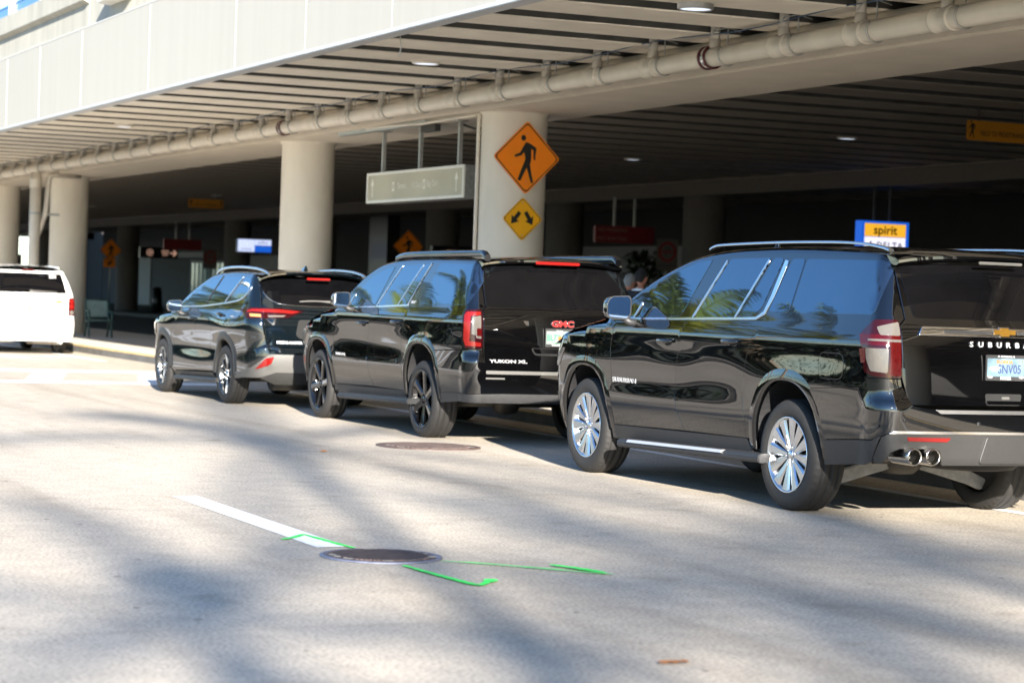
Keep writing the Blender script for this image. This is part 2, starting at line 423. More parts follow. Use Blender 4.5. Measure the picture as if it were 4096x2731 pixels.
        for sg in ((1, -1) if mirror else (1,)):
            me = bpy.data.meshes.new(name)
            if sg == 1: me.from_pydata([tuple(v) for v in vs], [], F); nn = ns
            else:
                me.from_pydata([(-v.x, v.y, v.z) for v in vs], [], [f[::-1] for f in F]); nn = [Vector((-n.x, n.y, n.z)) for n in ns]
            me.polygons.foreach_set('use_smooth', [True]*len(me.polygons))
            me.normals_split_custom_set_from_vertices([tuple(n) for n in nn]); me.update()
            out.append(link(name, me, m, parent[0 if sg == 1 else 1] if isinstance(parent, (list, tuple)) else parent))
        return out
    def cap(s, name, m, y0, y1, ny, cr, parent, nx=49, lift=0.):
        mb = MB(); ys = [y0+(y1-y0)*i/(ny-1) for i in range(ny)]
        def P(i, j):
            y = ys[i]; zt = s.zt(y); we = s.w(y, zt-.0005)
            if j in (0, nx+1): return Vector(((s.w(y, zt-.022)+.0022)*(-1 if j == 0 else 1), y, zt-.022+lift))
            if j in (1, nx): return Vector(((we+.0022)*(-1 if j == 1 else 1), y, zt-.0005+lift))
            j -= 1; x = -we+2*we*j/(nx-1); q = abs(x)/we
            return Vector((x, y+0*q, zt-.0005+cr(y)*(1-q**2.4)+lift+(.0035*math.cos(2*PI*x/.25)*max(0, 1-(q/.85)**6) if name == 'roof' else 0)))
        mb.grid(P, ny, nx+2); return mb.obj(name, m, parent)
    def strip(s, name, m, parent, mode, pts, wd, off=.004, thick=.006, mirror=False):
        """thin ribbon along a polyline on the surface"""
        P = [Vector(p) for p in pts]; n = len(P); L = []; R = []
        for i in range(n):
            d = (P[min(i+1, n-1)]-P[max(i-1, 0)]).normalized(); k = Vector((-d.y, d.x))*(wd[i] if isinstance(wd, (list, tuple)) else wd)*.5; L.append(P[i]+k); R.append(P[i]-k)
        return s.patch(name, m, parent, mode, [tuple(v) for v in L+R[::-1]], off=off, thick=thick, step=.12, mirror=mirror)

def arch(cy, cz, a, b, n=2.3, lo=None, k=40, t0=-28, t1=208):
    """wheel-opening outline, open towards the ground"""
    o = []
    for i in range(k+1):
        t = math.radians(t0+(t1-t0)*i/k); c, s_ = math.cos(t), math.sin(t)
        o.append((cy+a*math.copysign(abs(c)**(2/n), c), cz+b*math.copysign(abs(s_)**(2/n), s_)))
    return o
def arch_hole(A): return A+[(A[-1][0], .02), (A[0][0], .02)]

def wheel(root, loc, R, rr, wd, style, right=False):
    """wheel part = rim with spokes; tyre, brake disc and hub cap are its sub-parts. Outer face towards -x at x=0."""
    W = MB(); rims = {'split': 'rim_silver', 'black': 'rim_black', 'five': 'rim_grey', 'steel': 'rim_silver'}[style]
    W.lathe([(rr*.86, .20), (rr*.90, .16), (rr*.91, .03), (rr*.955, .012), (rr*.99, .006), (rr, .010), (rr*1.005, .022), (rr*.985, .028)], 56, 'x')
    def spoke(pts, x_of, th=.03, ins=.55, lift=.012):
        n = len(pts); cen = [Vector(p) for p in pts]
        def cl(p):  # towards the spoke's own centre line
            return p
        outer = [Vector((x_of(p.length)+lift, p.x, p.y)) for p in cen]
        back = [Vector((x_of(p.length)+th+lift, p.x, p.y)) for p in cen]
        m = Vector((sum(p.x for p in cen)/n, sum(p.y for p in cen)/n)); ax = m.normalized(); tg = Vector((-ax.y, ax.x))
        inn = []
        for p in cen:
            a, b = p.dot(ax), p.dot(tg); q = ax*(a)+tg*(b*ins); inn.append(Vector((x_of(p.length), q.x, q.y)))
        b0 = len(W.v); W.v += inn+outer+back
        W.f.append([b0+i for i in range(n)]); W.sm.append(False)
        for L in (0, 1):
            for i in range(n):
                j = (i+1) % n; W.f.append([b0+L*n+i, b0+L*n+j, b0+(L+1)*n+j, b0+(L+1)*n+i]); W.sm.append(False)
    xo = lambda r: .012+.030*(1-min(1, r/rr))**1.2+ .004
    rot = lambda p, a: (p[0]*math.cos(a)-p[1]*math.sin(a), p[0]*math.sin(a)+p[1]*math.cos(a))
    if style == 'split':
        for k in range(6):
            a = 2*PI*k/6+PI/2
            for sgn in (-1, 1):
                pts = [(.05, sgn*.002), (rr*.55, sgn*.006), (rr*.965, sgn*.012), (rr*.965, sgn*.130), (rr*.60, sgn*.078), (.075, sgn*.045)]
                if sgn < 0: pts = pts[::-1]
                spoke([rot(p, a+sgn*.02) for p in pts], xo, ins=.62)
    elif style == 'black':
        for k in range(6):
            a = 2*PI*k/6+PI/2
            spoke([rot(p, a) for p in [(.05, -.045), (rr*.55, -.040), (rr*.84, -.05), (rr*.955, -.095), (rr*.965, -.06), (rr*.965, .06), (rr*.955, .095), (rr*.84, .05), (rr*.55, .040), (.05, .045)]], xo, th=.045, ins=.45)
    elif style == 'five':
        for k in range(5):
            a = 2*PI*k/5+PI/2
            for sgn in (-1, 1):
                pts = [(.04, sgn*.006), (rr*.55, sgn*.016), (rr*.965, sgn*.05), (rr*.96, sgn*.088), (rr*.5, sgn*.045), (.06, sgn*.034)]
                if sgn < 0: pts = pts[::-1]
                spoke([rot(p, a) for p in pts], xo, ins=.75)
    else:
        for k in range(7):
            a = 2*PI*k/7+PI/2
            spoke([rot(p, a) for p in [(.05, -.03), (rr*.96, -.04), (rr*.96, .04), (.05, .03)]], xo)
    hubx = xo(.05)
    W.lathe([(.001, hubx+.010), (.05, hubx+.010), (.082, hubx+.018), (.085, hubx+.05)], 30, 'x', smooth=False)
    for k in range(6 if style != 'five' else 5):
        a = 2*PI*(k+.5)/6+PI/2; c = (0, .062*math.cos(a), .062*math.sin(a))
        W.lathe([(.0001, hubx-.006), (.009, hubx-.006), (.011, hubx+.0), (.011, hubx+.02)], 8, 'x', c, smooth=False)
    w = W.obj('wheel', rims, root)
    T = MB(); sw = wd
    half = [(rr*.985, .024), (rr+.006, .012), (rr+.018, .003), ((rr*.5+R*.5), 0), (R-.045, .004), (R-.022, .014), (R-.010, .026), (R-.004, .036)]
    tread = [(R-.002, .045), (R, .055), (R, .070), (R-.008, .073), (R-.008, .080), (R, .083), (R, sw/2-.012), (R-.008, sw/2-.009), (R-.008, sw/2-.002), (R, sw/2+.001)]
    prof = half+tread; prof = prof+[(r, sw-x) for r, x in prof[::-1]][1:]
    n = 144
    def P(i, j):
        r, x = prof[j]; a = 2*PI*i/n
        if (6 <= j <= 8 or len(prof)-9 <= j <= len(prof)-7) and i % 3 == 0 and style != 'black': r -= .007
        return Vector((x, r*math.cos(a), r*math.sin(a)))
    T.grid(P, n, len(prof), True, True); T.obj('tyre', 'rubber', w)
    D = MB(); D.lathe([(.001, .085), (.165, .085), (.165, .11), (.001, .11)], 40, 'x', smooth=False); D.lathe([(.001, .19), (rr*.95, .19)], 30, 'x'); D.obj('brake_disc', 'steel_dark', w)
    H = MB(); H.lathe([(.001, hubx-.008), (.024, hubx-.007), (.034, hubx-.001), (.036, hubx+.012)], 26, 'x'); H.obj('hub_cap', 'rim_silver' if style != 'black' else 'rim_black', w)
    w.location = loc; w.rotation_euler = (random.uniform(0, 6), 0, PI if right else 0)
    return w

def liner(root, A, x0, x1, m='plastic_dark'):
    A = [p for p in A if p[1] > .36]; mb = MB(); mb.grid(lambda i, j: Vector(((x0, x1)[j], A[i][0], A[i][1])), len(A), 2, False)
    n = len(A); mb.add([(x1, p[0], p[1]) for p in A], [list(range(n))]); return mb
def flare(car, name, m, root, A, cy, cz, k0, k1, h, lip=.05, mirror=True, ease=1.6, zlo=.40):
    """raised band round a wheel opening with a rolled lip"""
    nj = 7; A = [p for p in A if p[1] > zlo]
    for sg in ((1, -1) if mirror else (1,)):
        mb = MB()
        def P(i, j):
            p = Vector(A[i]); c = Vector((cy, cz))
            if j == 0:
                q = c+(p-c)*k0; v = car.pt('side', q.x, q.y, h); return Vector((sg*(v.x+lip), v.y, v.z))
            t = (j-1)/(nj-2); q = c+(p-c)*(k0+(k1-k0)*t); v = car.pt('side', q.x, q.y, h*(1-t**ease)+.001); return Vector((sg*v.x, v.y, v.z))
        mb.grid(P, len(A), nj); mb.obj(name, m, root)

def handle(car, parent, y, z, sg, L=.24, m='paint_black'):
    car_p = car.pt('side', y, z); n = car.N('side', y, z)
    mb = MB(); pts = []
    for i in range(9):
        t = -1+2*i/8; q = car.pt('side', y+t*L/2, z, .010+.028*(1-abs(t)**3.)); pts.append((q.x*sg, q.y, q.z+.004))
    mb.tube(pts, [.010, .015, .018, .018, .018, .018, .018, .017, .012], 10); mb.obj('handle', m, parent)

def plate(car, root, c, wd, ht, base, lines, frame='chrome'):
    """number plate, facing the rear; c = centre (x,y,z)"""
    x, y, z = c
    f = MB().prism(rounded([(-wd/2, -ht/2), (wd/2, -ht/2), (wd/2, ht/2), (-wd/2, ht/2)], .012), lambda u, v, d: Vector((x+u, y-d, z+v)), 0, .008).obj('license_plate', base, root, .001, 1)
    fr = MB(); t = .009
    for a, b in (((-wd/2-.004, ht/2-t*1.2), (wd/2+.004, ht/2+.012)), ((-wd/2-.004, -ht/2-.012), (wd/2+.004, -ht/2+t*1.9)), ((-wd/2-.004, -ht/2+t*1.9), (-wd/2+t*.7, ht/2-t)), ((wd/2-t*.7, -ht/2+t*1.9), (wd/2+.004, ht/2-t))):
        fr.box((x+a[0], y-.012, z+a[1]), (x+b[0], y+.002, z+b[1]))
    fr.obj('plate_frame', frame, f)
    for txt, size, dx, dz, m, k in lines:
        text_obj('lettering', txt, size, m, f, ((x+dx, y-(.0128 if k.pop('fr', 0) else .0085), z+dz), (1, 0, 0), (0, 0, 1)), depth=.0006, **k)
    return f
def blob_poly(c, r, n=9, seed=0, sx=1., sz=1.):
    rn = random.Random(seed); return [(c[0]+math.cos(2*PI*i/n)*r*sx*rn.uniform(.75, 1.2), c[1]+math.sin(2*PI*i/n)*r*sz*rn.uniform(.75, 1.2)) for i in range(n)]

def mirror_pod(root, car, yb, zb, x0, w, h, d, m, glass_poly=None, drop=.06):
    for sg in (1, -1):
        mb = MB(); xc = x0-w/2
        prof = rounded([(-w/2, -h*.36), (-w*.30, -h/2), (w*.36, -h/2), (w/2, -h*.30), (w/2, h*.36), (w*.40, h/2), (-w*.32, h*.46), (-w/2, h*.22)], .035, 4); n = len(prof)
        rings = [(1., 0), (1., -.02), (.985, -.05), (.9, -d*.7), (.7, -d*.93), (.35, -d)]
        mb.grid(lambda i, j: Vector((sg*(xc+prof[i][0]*rings[j][0]), yb-rings[j][1], zb+prof[i][1]*rings[j][0])), n, len(rings), True, True)
        p = mb.obj('mirror', m, root)
        MB().prism([(u*.90, v*.90) for u, v in prof], lambda u, v, dd: Vector((sg*(xc+u), yb+dd, zb+v)), .010, .002).obj('mirror_glass', 'mirror_glass', p)
        MB().prism([(u*.995, v*.995) for u, v in prof], lambda u, v, dd: Vector((sg*(xc+u), yb+dd, zb+v)), .02, .012).obj('mirror_bezel', 'plastic_dark', p)
        a = MB(); a.tube([(sg*(x0+.10), yb+.03, zb-h/2-drop*.6), (sg*(x0-.0), yb+.04, zb-h/2-drop*.35), (sg*(x0-w*.28), yb+.045, zb-h/2+.02)], [.04, .034, .03], 10); a.obj('mirror_arm', 'plastic_dark' if m != 'paint_white' else m, p)
def inset(poly, d):
    n = len(poly); P = [Vector(p[:2]) for p in poly]; ar = sum(P[i-1].x*P[i].y-P[i].x*P[i-1].y for i in range(n)); sg = 1 if ar > 0 else -1; o = []
    for i in range(n):
        e1 = (P[i]-P[i-1]); e2 = (P[(i+1) % n]-P[i])
        if e1.length < 1e-7 or e2.length < 1e-7: o.append(P[i]); continue
        n1 = Vector((-e1.y, e1.x)).normalized(); n2 = Vector((-e2.y, e2.x)).normalized(); m = n1+n2
        k = 1/max(.35, (1+n1.dot(n2))); o.append(P[i]+m*k*d*sg)
    return [tuple(p) for p in o]
def mirx(poly): return [(-x, z) for x, z in poly[::-1]]

class Suv:
    """shared parts of the large vehicles; sp is a dict of measured outlines"""
    def __init__(s, sp):
        s.sp = sp; P = sp['paint']; s.P = P
        root = s.root = thing(sp['name'], sp['label'], sp['cat'], sp['loc'], sp['rz'], sp.get('group'))
        car = s.car = Car(root, **sp['surf']); R = sp['R']; wb = sp['wb']; TW = sp['tw']
        AF, AR = s.AF, s.AR = arch(*sp['archF']), arch(*sp['archR']); hF, hR = arch_hole(AF), arch_hole(AR)
        top = lambda a, b, n=16, dz=.0006: [(a+(b-a)*i/(n*3), car.zt(a+(b-a)*i/(n*3))-dz) for i in range(n*3+1)]
        ux = s.ux = lambda x, z: (lambda rt, yc: yc-(car.w(yc, z)-rt+rt*PI/2-abs(x)))(car.rt(z), car.yt(z)+car.bow+car.rt(z))
        T = s.T = lambda y, z: (car.t(y, z), z)
        df, dg, dr = sp['door_front'], sp['door_gap'], sp['door_rear']; belt = sp['belt']; sill = sp['sill']
        # body side: quarter panel, pillars and roof side in one
        nose_u = lambda z: (lambda ync: ync+car.rn*PI/2+(car.w(ync, z)-car.rn)-.004)(car.yn(z)-car.bow-car.rn)
        tail = sp['tail_edge']   # list of (x,z) from top to bottom
        body = [p for p in dr[::-1]]+[p for p in belt]+top(sp['a_base'], sp['roof_end'], 26)+[(ux(x, z), z) for x, z in tail]+sp['body_low']
        car.patch('body', P, root, 'side', inset(body, .0028), [hR], mirror=True, thick=.012, step=.06, extra=[(sp['roof_end']+.06+.045*i, car.zt(sp['roof_end']+.06+.045*i)-dt) for dt in (.012, .026, .05) for i in range(int((sp['a_base']-sp['roof_end']-.1)/.045))])
        fd = [belt_pt for belt_pt in ([df[0], dg[0]]+dg[1:]+df[1:][::-1])]
        s.doors = {}
        s.doors['f'] = car.patch('door', P, root, 'side', inset(fd, .0028), [hF], mirror=True, thick=.012, step=.05)
        rd = [dg[0]]+[dr[0]]+dr[1:]+dg[1:][::-1]
        s.doors['r'] = car.patch('door', P, root, 'side', inset(rd, .0028), [hR], mirror=True, thick=.012, step=.05)
        fz = sp['fender_low']
        fen = [p for p in df[::-1]]+top(sp['a_base'], sp['nose_top'], 14)+[(nose_u(z), z) for z in [car.zt(sp['nose_top'])-.002-(car.zt(sp['nose_top'])-fz)*i/8 for i in range(9)]]+[(df[-1][0], fz)]
        car.patch('fender', P, root, 'side', inset(fen, .0028), [hF], mirror=True, thick=.012)
        sk = [(dr[-1][0]+.0, sill[1]-.004), (df[-1][0]+.02, sill[0]-.004), (df[-1][0]+.02, sill[0]-.12), (dr[-1][0]-.1, sill[1]-.12)]
        car.patch('side_skirt', sp.get('skirt', 'plastic_dark'), root, 'side', sk, [hR, hF], off=sp.get('skirt_off', .0), mirror=True)
        # dark inner shell closes the gaps
        sh = top(sp['a_base'], sp['roof_end'], 20, .03)+[(ux(x, z), z) for x, z in tail]+[(ux(sp['tail_edge'][-1][0], .5), .5), (-.4, .42), (wb+.5, .42), (wb+.62, .9)]
        car.patch('body_shell', 'void', root, 'side', sh, [hR, hF], off=-.016, thick=0, mirror=True, step=.14)
        # windows
        for k, ds, m in sp['windows']:
            poly = rounded(ds, sp.get('win_r', .035), 4); par = s.doors[k] if k else root
            car.patch('window', sp.get('glass', 'glass'), par, 'side', poly, off=.004, thick=.006, mirror=True)
        for pts, wd, m in sp.get('strips', ()): car.strip('trim_strip', m, root, 'side', pts, wd, off=.009, thick=.010, mirror=True)
        for k, y, z in sp['handles']:
            for i, sg in ((0, 1), (1, -1)):
                handle(car, s.doors[k][i], y, z, sg, sp.get('handle_L', .25), sp.get('handle_m', P))
            car.patch('handle_recess', 'void', s.doors[k], 'side', [(y-.075+.13*math.cos(a)*.5+.04, z-.008+.028*math.sin(a)) for a in [2*PI*i/16 for i in range(16)]], off=.0012, thick=0, mirror=True)
        # wheels, arches, liners
        for cy, A, q in ((0, AR, sp['archR']), (wb, AF, sp['archF'])):
            for sg in (-1, 1): wheel(root, (sg*TW, cy, R), R, sp['rr'], sp['tyre_w'], sp['style'], sg > 0)
            for sg in (-1, 1):
                liner(root, A, sg*(TW-.03), sg*(TW-.42)).obj('wheel_liner', 'plastic_dark', root)
            flare(car, 'wheel_arch', sp.get('flare_m', P), root, A, q[0], q[1], sp.get('fk0', .985), sp.get('fk1', 1.17), sp.get('fh', .018), ease=sp.get('fe', 1.6), zlo=sp.get('zlo', .42))
        # caps
        car.cap('roof', sp.get('roof_m', P), sp['roof_end'], sp['header'], 60, lambda y: sp['crown'], root)
        car.cap('windshield', 'glass', sp['header'], sp['cowl'], 50, lambda y: sp['crown']+.03*math.sin(PI*min(1, max(0, (y-sp['header'])/(sp['cowl']-sp['header'])))), root)
        car.cap('hood', P, sp['cowl'], sp['nose_top'], 40, lambda y: .03+.05*math.sin(PI*min(1, max(0, (y-sp['cowl'])/(sp['nose_top']-sp['cowl']))))**.5, root)
        # underside
        zb = sp['floor']; ub = MB().box((-TW+.44, .35, zb), (TW-.44, wb+.75, zb+.22)); ub.box((-TW+.10, .62, zb+.03), (TW-.10, wb-.62, zb+.2)); ub.box((-TW+.46, -.95, max(.62, zb+.12)), (TW-.46, wb+.55, 1.0)); ub.obj('underbody', 'void', root)
    def board(s, y0, y1, z0, z1, xo, xi, hh, m='plastic_dark', strip=None):
        for sg in (-1, 1):
            mb = MB(); mb.add([(sg*x, y, z+dz) for y, z in ((y0, z0), (y1, z1)) for x, dz in ((xi, 0), (xo, 0), (xo+.012, hh*.5), (xo, hh), (xi, hh+.01))], [(0, 1, 6, 5), (1, 2, 7, 6), (2, 3, 8, 7), (3, 4, 9, 8), (4, 0, 5, 9), (4, 3, 2, 1, 0), (5, 6, 7, 8, 9)])
            b = mb.obj('running_board', m, s.root, .008)
            if strip:
                a, c = strip; z = lambda y: z0+(z1-z0)*(y-y0)/(y1-y0)
                mb = MB(); mb.add([(sg*(xo+q), y, z(y)+hh*h_) for y in (a, c) for q, h_ in ((-.03, 1.06), (.002, 1.05), (.017, .72), (.0, .74))], [(0, 1, 5, 4), (1, 2, 6, 5), (2, 3, 7, 6), (3, 0, 4, 7), (3, 2, 1, 0), (4, 5, 6, 7)]); mb.obj('step_trim', 'letter_silver', b)
    def rails(s, pts, wdt, hgt, m, xf, solid=False):
        for sg in (-1, 1):
            mb = MB(); L = crom([Vector((0, y, z)) for y, z in pts], 6)
            prof = rounded([(-wdt/2, -hgt/2), (wdt/2, -hgt/2), (wdt/2*.8, hgt/2), (-wdt/2*.8, hgt/2)], min(wdt, hgt)*.4, 3)
            n = len(prof)
            mb.grid(lambda i, j: Vector((sg*(xf(L[j].y)+prof[i][0]), L[j].y, L[j].z+prof[i][1])), n, len(L), True, True)
            for j in (0, len(L)-1): mb.add([(sg*(xf(L[j].y)+p[0]), L[j].y, L[j].z+p[1]) for p in prof], [list(range(n))])
            mb.obj('roof_rail', m, s.root)
    def tailpatch(s, name, m, poly, parent=None, mirror_obj=False, **k):
        if mirror_obj: return s.car.patch(name, m, parent or s.root, 'tail', poly, mirror=True, **k)
        return s.car.patch(name, m, parent or s.root, 'tail', poly, **k)

def spoiler(s, y0, y1, z0, z1, xw, th, m, drop=.0, kx=.10):
    """roof spoiler slab over the tailgate glass"""
    mb = MB(); nx, ny = 21, 7
    def P(i, j, top):
        x = -xw+2*xw*i/(nx-1); q = abs(x)/xw; t = j/(ny-1); y = y0+(y1-y0)*t+kx*q**3*t; z = z0+(z1-z0)*t**1.5+s.sp['crown']*(1-q**2.4)-drop*q**6
        return Vector((x, y, z-(0 if top else th*(.35+.65*(1-abs(2*t-1)**3)))))
    a = [[P(i, j, True) for j in range(ny)] for i in range(nx)]; b = [[P(i, j, False) for j in range(ny)] for i in range(nx)]
    mb.grid(lambda i, j: a[i][j], nx, ny); mb.grid(lambda i, j: b[i][j], nx, ny)
    mb.grid(lambda i, j: (a[i][-1], b[i][-1])[j], nx, 2); mb.grid(lambda i, j: (a[0][i], b[0][i])[j], ny, 2); mb.grid(lambda i, j: (a[-1][i], b[-1][i])[j], ny, 2)
    return mb.obj('spoiler', m, s.root)

def bump2(cy, cz, sy, sz, h): return lambda y, z: h*math.exp(-((y-cy)/sy)**2-((z-cz)/sz)**2)
def ridge(z0, sl, s_, h, y0=-9, y1=9): return lambda y, z: h*math.exp(-((z-z0-sl*y)/s_)**2)*smooth01(y0, y0+.5, y)*(1-smooth01(y1-.5, y1, y))

# ------------------------------------------------------------------ the nearest black vehicle, silver wheels
def suburban():
    sp = dict(name='black_suv', label='big black SUV nearest the camera with silver multi-spoke wheels and twin exhaust tips', cat='car', group='black vehicles in the pick-up queue',
        loc=(8.93+1.0, 14.995, 0), rz=math.radians(.505), paint='paint_black', R=.418, rr=.286, wb=3.407, tw=1.0, tyre_w=.285, style='split',
        surf=dict(W0=[(.25, .925), (.36, .960), (.46, .980), (.56, 1.000), (.64, 1.013), (.72, 1.019), (.80, 1.0195), (.9, 1.021), (1.0, 1.023), (1.1, 1.026), (1.18, 1.0285), (1.24, 1.0312), (1.27, 1.0315), (1.31, 1.022), (1.41, .990), (1.88, .838), (2.02, .79)],
            plan=[(-1.4, .985), (-.6, 1.), (3., 1.), (3.6, .995), (4.0, .975), (4.4, .93)],
            zt=[(-1.15, 1.895), (-1.0, 1.935), (-.5, 1.965), (.4, 1.982), (1., 1.972), (1.4, 1.95), (1.83, 1.895), (2.15, 1.808), (2.55, 1.652), (2.82, 1.51), (3.02, 1.395), (3.3, 1.335), (3.7, 1.26), (3.95, 1.185), (4.15, 1.10), (4.35, .95)],
            yt=[(.3, -1.20), (.5, -1.285), (.86, -1.30), (1.1, -1.295), (1.36, -1.265), (1.47, -1.225), (1.87, -1.065), (1.95, -1.03)], yn=[(.3, 4.18), (.6, 4.3), (.95, 4.31), (1.2, 4.2), (1.3, 4.12)],
            rt=[(.4, .17), (.9, .15), (1.1, .14), (1.47, .12), (1.9, .10)], rn=.34, bow=.055, er=.055,
            feats=[bump2(-.30, .97, .85, .17, .017), bump2(3.45, 1.02, .7, .14, .010), bump2(2.2, .86, .75, .10, -.0042), bump2(1.0, .92, .55, .11, -.0038), bump2(1.75, 1.12, .35, .06, -.0025)]),
        archR=(0, .40, .50, .585, 2.35), archF=(3.407, .40, .475, .56, 2.35),
        door_front=[(2.99, 1.378), (2.86, 1.275), (2.905, 1.12), (2.885, .9), (2.872, .46)],
        door_gap=[(1.60, 1.402), (1.665, 1.286), (1.725, 1.0), (1.742, .76), (1.70, .636), (1.60, .49)],
        door_rear=[(.43, 1.418), (.526, 1.26), (.606, 1.08), (.645, .82), (.60, .62), (.62, .50)],
        belt=[(1.60, 1.402), (2.99, 1.378)], sill=(.458, .50), a_base=3.015, roof_end=-1.06,
        tail_edge=[(.79, 1.895), (.785, 1.47), (.84, 1.42), (.838, 1.05)], body_low=[(-1.07, 1.045), (-1.0, .975), (-.36, .934), (-.3, .5), (.55, .5)],
        nose_top=4.12, fender_low=.34, header=1.75, cowl=3.0, crown=.028, floor=.50,
        windows=[('f', [(2.475, 1.385), (2.40, 1.565), (2.03, 1.782), (1.72, 1.862), (1.50, 1.884), (1.735, 1.418)], 0), ('f', [(2.72, 1.384), (2.545, 1.385), (2.49, 1.50)], 0),
                 ('r', [(1.205, 1.888), (.585, 1.897), (.83, 1.428), (1.50, 1.414)], 0), ('r', [(.535, 1.897), (.395, 1.893), (.50, 1.50), (.60, 1.45), (.78, 1.432)], 0),
                 (None, [(.265, 1.889), (.085, 1.889), (.085, 1.482), (.38, 1.484)], 0), (None, [(.055, 1.888), (-1.06, 1.876), (-1.055, 1.492), (.01, 1.478), (.055, 1.52)], 0)],
        strips=[([(2.70, 1.372), (1.7, 1.396), (.78, 1.418), (.53, 1.425), (.43, 1.470), (.385, 1.60), (.337, 1.875)], [.016, .016, .016, .020, .034, .040, .046], 'chrome'),
                ([(1.525, 1.408), (1.25, 1.872)], .022, 'satin_metal'), ([(.852, 1.424), (.604, 1.88)], .022, 'satin_metal'), ([(2.535, 1.384), (2.462, 1.515)], .024, 'satin_metal')],
        handles=[('f', 1.90, 1.205), ('r', .825, 1.235)], fh=.008, fk1=1.13)
    s = Suv(sp); car, root, T = s.car, s.root, s.T
    s.board(.26, 2.62, .335, .285, 1.075, .90, .066, strip=(.83, 2.43))
    s.rails([(1.66, 1.970), (1.58, 1.992), (1.40, 2.004), (.6, 2.018), (-.2, 2.016), (-.6, 2.002), (-.85, 1.975), (-.95, 1.955)], .05, .022, 'rail_silver', lambda y: .765)
    MB().lathe([(.001, .05), (.012, .05), (.03, 0)], 12).add([(-.02, -.05, 0), (.02, -.05, 0), (0, .07, 0), (0, -.04, .07)], [(0, 1, 3), (1, 2, 3), (2, 0, 3), (2, 1, 0)]).obj('antenna_fin', 'paint_black', root).location = (-.15, 1.66, 1.985)
    mirror_pod(root, car, 2.47, 1.470, -1.060, .235, .205, .15, 'paint_black')
    # fuel lid
    fl = rounded([(-.465, 1.20), (-.79, 1.20), (-.79, 1.02), (-.475, 1.02)], .07)
    car.patch('fuel_door_gap', 'void', root, 'side', inset(fl, -.006), off=.0008, thick=0); car.patch('fuel_door', 'paint_black', root, 'side', fl, off=.0022, thick=.002)
    text_side(s, 'SUBURBAN', 2.86, 2.43, .848, .040)
    # tailgate
    hx = [(-.785, 1.895), (-.78, 1.47), (-.832, 1.42), (-.830, 1.05), (-.77, .862)]
    tg = s.tailpatch('tailgate', 'paint_black', inset(hx+mirx(hx), .004), off=.0, thick=.02)[0]
    gl = rounded([(-.757, 1.865), (-.712, 1.478), (.712, 1.478), (.757, 1.865)], .04)
    s.tailpatch('rear_window', 'glass_rear', gl, tg, off=.004, thick=.004)
    # chrome bar with emblem
    s.tailpatch('chrome_bar', 'chrome', rounded([(-.70, 1.357), (.70, 1.357), (.67, 1.412), (-.67, 1.412)], .01), tg, off=.022, thick=.022)
    for a, b in ((-.50, -.12), (.12, .50)): s.tailpatch('bar_inlay', 'plastic_dark', rounded([(a, 1.372), (b, 1.372), (b, 1.392), (a, 1.392)], .006), tg, off=.0225, thick=.001)
    bow = [(-.105, 1.363), (-.045, 1.363), (-.040, 1.352), (.050, 1.352), (.045, 1.363), (.095, 1.363), (.105, 1.408), (.045, 1.408), (.040, 1.42), (-.050, 1.42), (-.045, 1.408), (-.095, 1.408)]
    s.tailpatch('emblem_rim', 'chrome', bow, tg, off=.030, thick=.008); s.tailpatch('emblem', 'gold', inset(bow, .008), tg, off=.033, thick=.003)
    for i, ch in enumerate('SUBURBAN'):
        x = -.275+i*.0785; y = car.S('tail', x, 1.302).y
        text_obj('lettering', ch, .052, 'letter_silver', tg, ((x, y-.004, 1.302), (1, 0, 0), (0, .0, 1)), depth=.004, bold=.0016, font_scale_x=1.25)
    # sculpted lower field
    fld = rounded([(-.60, 1.245), (-.50, 1.335), (.50, 1.335), (.60, 1.245), (.52, 1.0), (-.52, 1.0)], .03)
    yv = car.S('tail', 0, 1.14).y
    plate(car, root, (0, yv-.012, 1.142), .335, .158, 'plate_blue', [('FLORIDA', .034, -.01, .042, 'orange_fruit', dict(bold=.0012)), ('SNV05', .088, .035, -.012, 'ink_navy', dict(font_scale_x=.82, bold=.001)), ('MAHER', .028, 0, -.074, 'ink_white', dict(bold=.0018, fr=1)), ('ST. PETERSBURG, FL', .017, 0, .080, 'ink_white', dict(bold=.0006, fr=1)), ('06-26', .018, .13, .05, 'gold', dict())], frame='plastic_dark')
    s.tailpatch('plate_art', 'ink_white', blob_poly((-.10, 1.15), .045, 11, 3, 1.2, .7), tg, off=.0215, thick=.0005)
    for ax_ in (-.135, .135):
        e = [(ax_-.02, 1.070), (ax_-.008, 1.070), (ax_-.008, 1.067), (ax_+.010, 1.067), (ax_+.010, 1.070), (ax_+.020, 1.070), (ax_+.020, 1.080), (ax_+.008, 1.080), (ax_+.008, 1.083), (ax_-.010, 1.083), (ax_-.010, 1.080), (ax_-.02, 1.080)]
        s.tailpatch('emblem', 'ink_white', e, tg, off=.026, thick=.001)
    pk = rounded([(-.16, .955), (-.145, .872), (.145, .872), (.16, .955)], .02)
    s.tailpatch('handle_pocket', 'void', pk, tg, off=.0012, thick=0); s.tailpatch('handle_lip', 'paint_black', rounded([(-.15, .905), (-.14, .880), (.14, .880), (.15, .905)], .01), tg, off=.010, thick=.010)
    MB().box((-.02, car.S('tail', 0, .925).y-.010, .915), (.05, car.S('tail', 0, .925).y, .935)).obj('lock_button', 'plastic_light', tg, .004)
